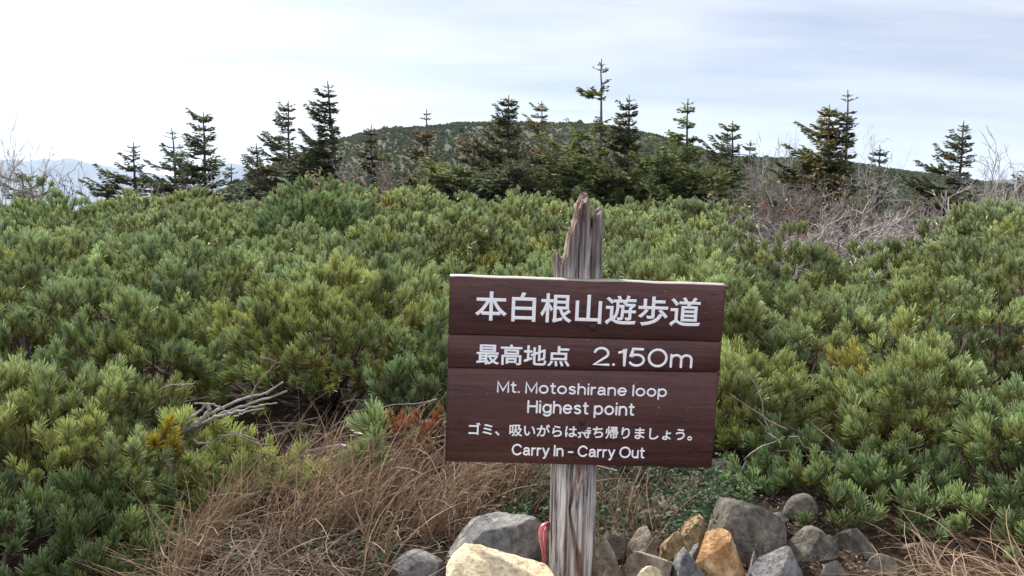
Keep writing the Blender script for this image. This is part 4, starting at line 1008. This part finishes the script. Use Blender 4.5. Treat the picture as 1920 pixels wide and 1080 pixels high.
fir('low dark fir below the slim firs of the left group', 350, 318, 12.6, .75, .2, 32, DK, .5, .02, group='low firs under the tall ones', nbr=7)

# ------------------------------------------------------------------ leafless shrubs
def bare_shrub(label, px, ytop, Yd, h, w, nst, seed, col, arch=.6, depth=3, r0=.012, name='bare_shrub', cat='shrub', group='leafless shrubs behind the thicket', ybase=None, kids=3, leaves=None):
    rng = np.random.default_rng(seed + 9000)
    top = at(px, ytop, Yd); zb = top.z - h
    root = thing(name, label, cat, (top.x, Yd, zb), group); mb = MB(); lf = []
    def grow(p, d, l_, r, lev):
        n_ = 7; pts = [p]; dd_ = np.array(d)
        for k_ in range(n_ - 1):
            dd_ = unit(dd_ + rng.normal(0, .16, 3) + np.array([0, 0, -arch * .09 if lev < 2 else .05])); pts.append(pts[-1] + dd_ * l_ / (n_ - 1))
        pts = np.array(pts); mb.tube(pts, np.linspace(r, r * .5, n_), 5 if lev < 2 else 4, np.array(col) * rng.uniform(.65, 1.3))
        if lev >= depth: lf.append(pts[-1]); return
        for k_ in range(kids + (lev == 0)):
            i_ = rng.integers(2, n_); sd_ = unit(np.cross(pts[i_] - pts[i_ - 1], rng.normal(size=3)))
            nd = unit(unit(pts[i_] - pts[i_ - 1]) + sd_ * rng.uniform(.45, .95)); grow(pts[i_], nd, l_ * rng.uniform(.38, .68), max(r * .6, .0042), lev + 1)
    for s in range(nst):
        az = rng.random() * 6.28; sp_ = rng.uniform(.2, 1.0) * w / max(h, .1)
        d = unit(np.array([math.cos(az) * sp_, math.sin(az) * sp_ * .6, 1.0])); grow(np.array([rng.normal(0, .05), rng.normal(0, .05), 0]), d, math.hypot(h, w * sp_ * h / max(w, .1) * .5) * rng.uniform(.6, .9), r0 * rng.uniform(.7, 1.2), 0)
    allv = np.concatenate(mb.v); kz = h / np.percentile(allv[:, 2], 99.8); kx = min(1.0, w / np.percentile(np.abs(allv[:, 0]), 97))
    ks = np.array([kx, kx, kz]); mb.v = [v_ * ks for v_ in mb.v]; lf = [p_ * ks for p_ in lf]
    mb.build('branches', M_TWIG, root)
    if leaves:
        P = np.array(lf); P = P[rng.random(len(P)) < leaves[0]]; P = np.repeat(P, 3, 0) + rng.normal(0, .03, (len(P) * 3, 3)); m2 = MB()
        leaflets(m2, P, rng.uniform(.02, .04, len(P)), np.array(leaves[1]) * rng.uniform(.7, 1.3, (len(P), 1)), rng, 1.0); m2.build('leaves', M_DRY, root)
    return root
GM = (.26, .235, .222); GP = (.38, .355, .335); GB = (.165, .142, .132)
G_T = 'tangled leafless shrubs right of the sign'
bare_shrub('grey leafless shrub low at the left front of the bare tangle', 1450, 385, 8.4, .75, .8, 11, 1, GM, 1.2, 3, group=G_T, leaves=(.03, (.35, .05, .04)))
bare_shrub('bare mauve shrub in the middle of the right tangle below the tall fir', 1560, 345, 9.0, .95, .9, 12, 2, GB, 1.2, 3, group=G_T)
bare_shrub('bleached leafless shrub in front of the swept right fir', 1745, 350, 8.2, .85, .9, 11, 3, GP, 1.2, 3, group=G_T)
bare_shrub('dense bare shrub right of the middle of the tangle', 1650, 340, 9.2, .95, .9, 12, 4, GM, 1.2, 3, group=G_T)
bare_shrub('lowest bare shrub tangle meeting the pines right of the sign', 1590, 400, 7.4, .62, .8, 12, 5, GM, 1.4, 3, group=G_T)
bare_shrub('bare shrub with a few red leaves beside the broad fir', 1480, 322, 9.8, 1.0, .8, 10, 6, GB, 1.0, 3, group=G_T, leaves=(.025, (.30, .06, .05)))
bare_shrub('pale twiggy shrub at the lower right end of the tangle', 1700, 395, 7.6, .6, .7, 10, 7, GP, 1.3, 3, group=G_T)
bare_shrub('olive leaved shrub behind the left end of the bare tangle', 1440, 318, 10.4, 1.0, .7, 10, 8, GB, .8, 3, group=G_T, leaves=(.25, (.12, .11, .04)))
bare_shrub('olive and rust leaved shrub under the yellow green fir', 1530, 318, 10.4, 1.0, .7, 10, 9, GB, .8, 3, group=G_T, leaves=(.2, (.13, .10, .04)))
bare_shrub('grey tan bare shrub beneath the swept fir standing alone at the right', 1800, 362, 8.8, .75, .8, 11, 31, GM, 1.2, 3, group=G_T)
bare_shrub('bare shrub spreading low at the left end of the tangle by the firs', 1405, 372, 9.2, .75, .7, 10, 32, GM, 1.2, 3, group=G_T)
bare_shrub('bleached arching bare shrub low in the middle of the tangle', 1620, 385, 7.9, .7, .95, 11, 33, (.36, .335, .32), 1.4, 3, .015, group=G_T)
bare_shrub('pale bare shrub with thick stems at the lower left of the tangle', 1470, 400, 7.3, .55, .7, 9, 34, (.36, .335, .32), 1.5, 3, .014, group=G_T)
G_S = 'upright leafless saplings on the skyline'
bare_shrub('tall feathery bare sapling left of the tall right fir', 1478, 205, 13, 1.9, .45, 7, 11, GP, 0, 3, .012, 'bare_sapling', 'sapling', G_S)
bare_shrub('shorter bare sapling right of the broad fir', 1440, 250, 13.5, 1.6, .4, 6, 12, GP, 0, 3, .012, 'bare_sapling', 'sapling', G_S)
bare_shrub('bare sapling right of the tall fir and left of the small dark fir', 1632, 228, 13, 1.7, .35, 5, 13, GP, 0, 3, .012, 'bare_sapling', 'sapling', G_S)
bare_shrub('tall bare sapling at the right edge of the view', 1905, 240, 10, 1.4, .45, 7, 14, GP, 0, 3, .012, 'bare_sapling', 'sapling', G_S)
bare_shrub('bare spreading sapling between the swept fir and the right edge', 1850, 285, 10, 1.1, .45, 7, 15, GP, 0, 3, .012, 'bare_sapling', 'sapling', G_S)
bare_shrub('bare sapling standing in the pines at the far left', 45, 248, 9, 1.3, .4, 6, 16, GP, 0, 3, .012, 'bare_sapling', 'sapling', G_S)
bare_shrub('dark crooked bare sapling against the blue mountains at the left', 125, 300, 9, 1.0, .4, 5, 17, (.12, .10, .095), 0, 3, .012, 'bare_sapling', 'sapling', G_S)
bare_shrub('bare sapling entering at the left edge of the view', -15, 190, 8.5, 1.4, .35, 5, 18, GP, 0, 3, .012, 'bare_sapling', 'sapling', G_S)
bare_shrub('pale twiggy shrub at the foot of the slim left fir', 265, 345, 9.8, .7, .7, 10, 21, GP, .8, 3)
bare_shrub('grey twiggy shrub in front of the thick pointed left fir', 355, 325, 9.8, .8, .7, 11, 22, GM, .8, 3)
bare_shrub('greyish bare shrub right of the tall ragged windswept fir', 680, 275, 11.5, 1.2, .6, 9, 23, GM, .5, 3)
bare_shrub('yellowish leaved shrub at the foot of the tall ragged fir', 625, 328, 10.8, .7, .4, 8, 24, GP, .8, 3, leaves=(.7, (.22, .17, .07)))
bare_shrub('beige bare shrub in front of the small round topped fir', 730, 300, 11.5, 1.0, .6, 8, 25, (.22, .19, .165), .5, 3)
bare_shrub('tangled grey shrub left of the blue mountain cone', 190, 345, 9.6, .7, .6, 8, 26, GM, .8, 3)

# ------------------------------------------------------------------ scrub on the hill, tiny firs on its crest
rng = np.random.default_rng(77); mb = MB(); n = 42000
x = rng.uniform(-110, 170, n); y = HILL_Y + rng.uniform(-110, 12, n); z = hill_z(x, y)
s = rng.uniform(.3, .75, n) * np.where(rng.random(n) < .02, 1.8, 1) * (1 + .5 * fbm(np.stack([x * .06, y * .06, 0 * x], -1), 4, 3))
pat = fbm(np.stack([x * .05, y * .09, 0 * x], -1), 15, 4)[:, None]
col = np.array([.066, .084, .042]) * (1 + .25 * pat) + np.array([.022, .014, .008]) * np.clip(pat * 1.6, 0, 1)
col = col * rng.uniform(.85, 1.2, (n, 1)) * np.array([1.15, 1.1, 1.05])
K = 7; a_ = rng.random((n, K)) * 6.28; e_ = rng.uniform(.15, 1.3, (n, K))
dv = np.stack([np.cos(a_) * np.cos(e_), np.sin(a_) * np.cos(e_), np.sin(e_)], -1); sdv = unit(np.cross(dv, rng.normal(size=dv.shape)))
P0 = np.stack([x, y, z], -1)[:, None]; S = s[:, None, None]
V = np.stack([P0 - dv * 0 + sdv * S * .30, P0 + dv * S + sdv * S * .22, P0 + dv * S - sdv * S * .22, P0 - sdv * S * .30], 2)
mb.add(V.reshape(-1, 3), np.arange(n * K * 4).reshape(-1, 4), None, np.repeat(col, K * 4, 0))
tag(mb.build('hill_scrub', M_SCRUB), 'low olive and brown scrub covering the rounded hill', 'scrub', kind='stuff')
tiny = [(702, 258, 'tiny fir left of all on the hill crest'), (711, 262, 'tiny fir second from the left on the hill crest'), (722, 255, 'tiny fir third from the left on the hill crest'), (737, 252, 'tiny fir left of the widest tiny fir on the hill crest'), (768, 243, 'widest tiny fir on the left shoulder of the hill crest'), (760, 262, 'tiny fir a little below the widest tiny fir'), (893, 232, 'tiny pointed fir on the flat hill top'), (925, 236, 'tiny fir on the hill top beside the dense pointed fir'), (1243, 262, 'tiny pole like fir on the right hill slope')]
for k_, (px, ytop, lab) in enumerate(tiny):
    top = at(px, ytop, HILL_Y); h_ = rng.uniform(2.2, 3.2); rng2 = np.random.default_rng(k_); mb = MB(); c = np.array([top.x, HILL_Y, top.z - h_])
    w_ = 1.5 if 'widest' in lab else (.35 if 'pole' in lab else .75)
    mb.tube(np.array([c - [0, 0, 1.5], c + [0, 0, h_]]), [.09, .02], 5, (.05, .045, .04))
    nn = 90; f_ = rng2.random(nn); a_ = rng2.random(nn) * 6.28; dv = np.stack([np.cos(a_), np.sin(a_), .15 + 0 * a_], -1); sdv = np.stack([-np.sin(a_), np.cos(a_), 0 * a_], -1); ln = (w_ * (1 - f_) + .08)[:, None]
    P0 = c + np.stack([0 * f_, 0 * f_, f_ * h_], -1)
    V = np.stack([P0 + sdv * .05, P0 + dv * ln * .7 + sdv * ln * .25, P0 + dv * ln, P0 + dv * ln * .7 - sdv * ln * .25], 1); V[:, :, 2] += rng2.normal(0, .06, (nn, 4))
    mb.add(V.reshape(-1, 3), np.arange(nn * 4).reshape(-1, 4), None, np.repeat(np.array([.04, .055, .03]) * rng2.uniform(.7, 1.3, (nn, 1)), 4, 0))
    o = mb.build('fir_tree', M_FIR); tag(o, lab, 'tree', 'tiny firs on the hill crest')

# ------------------------------------------------------------------ haze over the valley
hb = MB(); e_ = 7600.0; zlo, zhi = -420.0, 190.0
V = [(sx * e_, sy * e_, z_) for z_ in (zlo, zhi) for sx, sy in ((-1, -1), (1, -1), (1, 1), (-1, 1))]
hb.add(V, [[3, 2, 1, 0], [4, 5, 6, 7], [0, 1, 5, 4], [1, 2, 6, 5], [2, 3, 7, 6], [3, 0, 4, 7]])
m = bpy.data.materials.new('haze'); m.use_nodes = True; t = m.node_tree; t.nodes.clear(); out = N(t, 'ShaderNodeOutputMaterial')
pv = N(t, 'ShaderNodeVolumePrincipled'); pv.inputs['Color'].default_value = (.62, .76, 1.0, 1); pv.inputs['Density'].default_value = 1.2e-4; pv.inputs['Anisotropy'].default_value = .2
t.links.new(pv.outputs[0], out.inputs['Volume'])
tag(hb.build('haze', m), 'pale blue haze filling the valley before the far mountains', 'haze', kind='stuff')
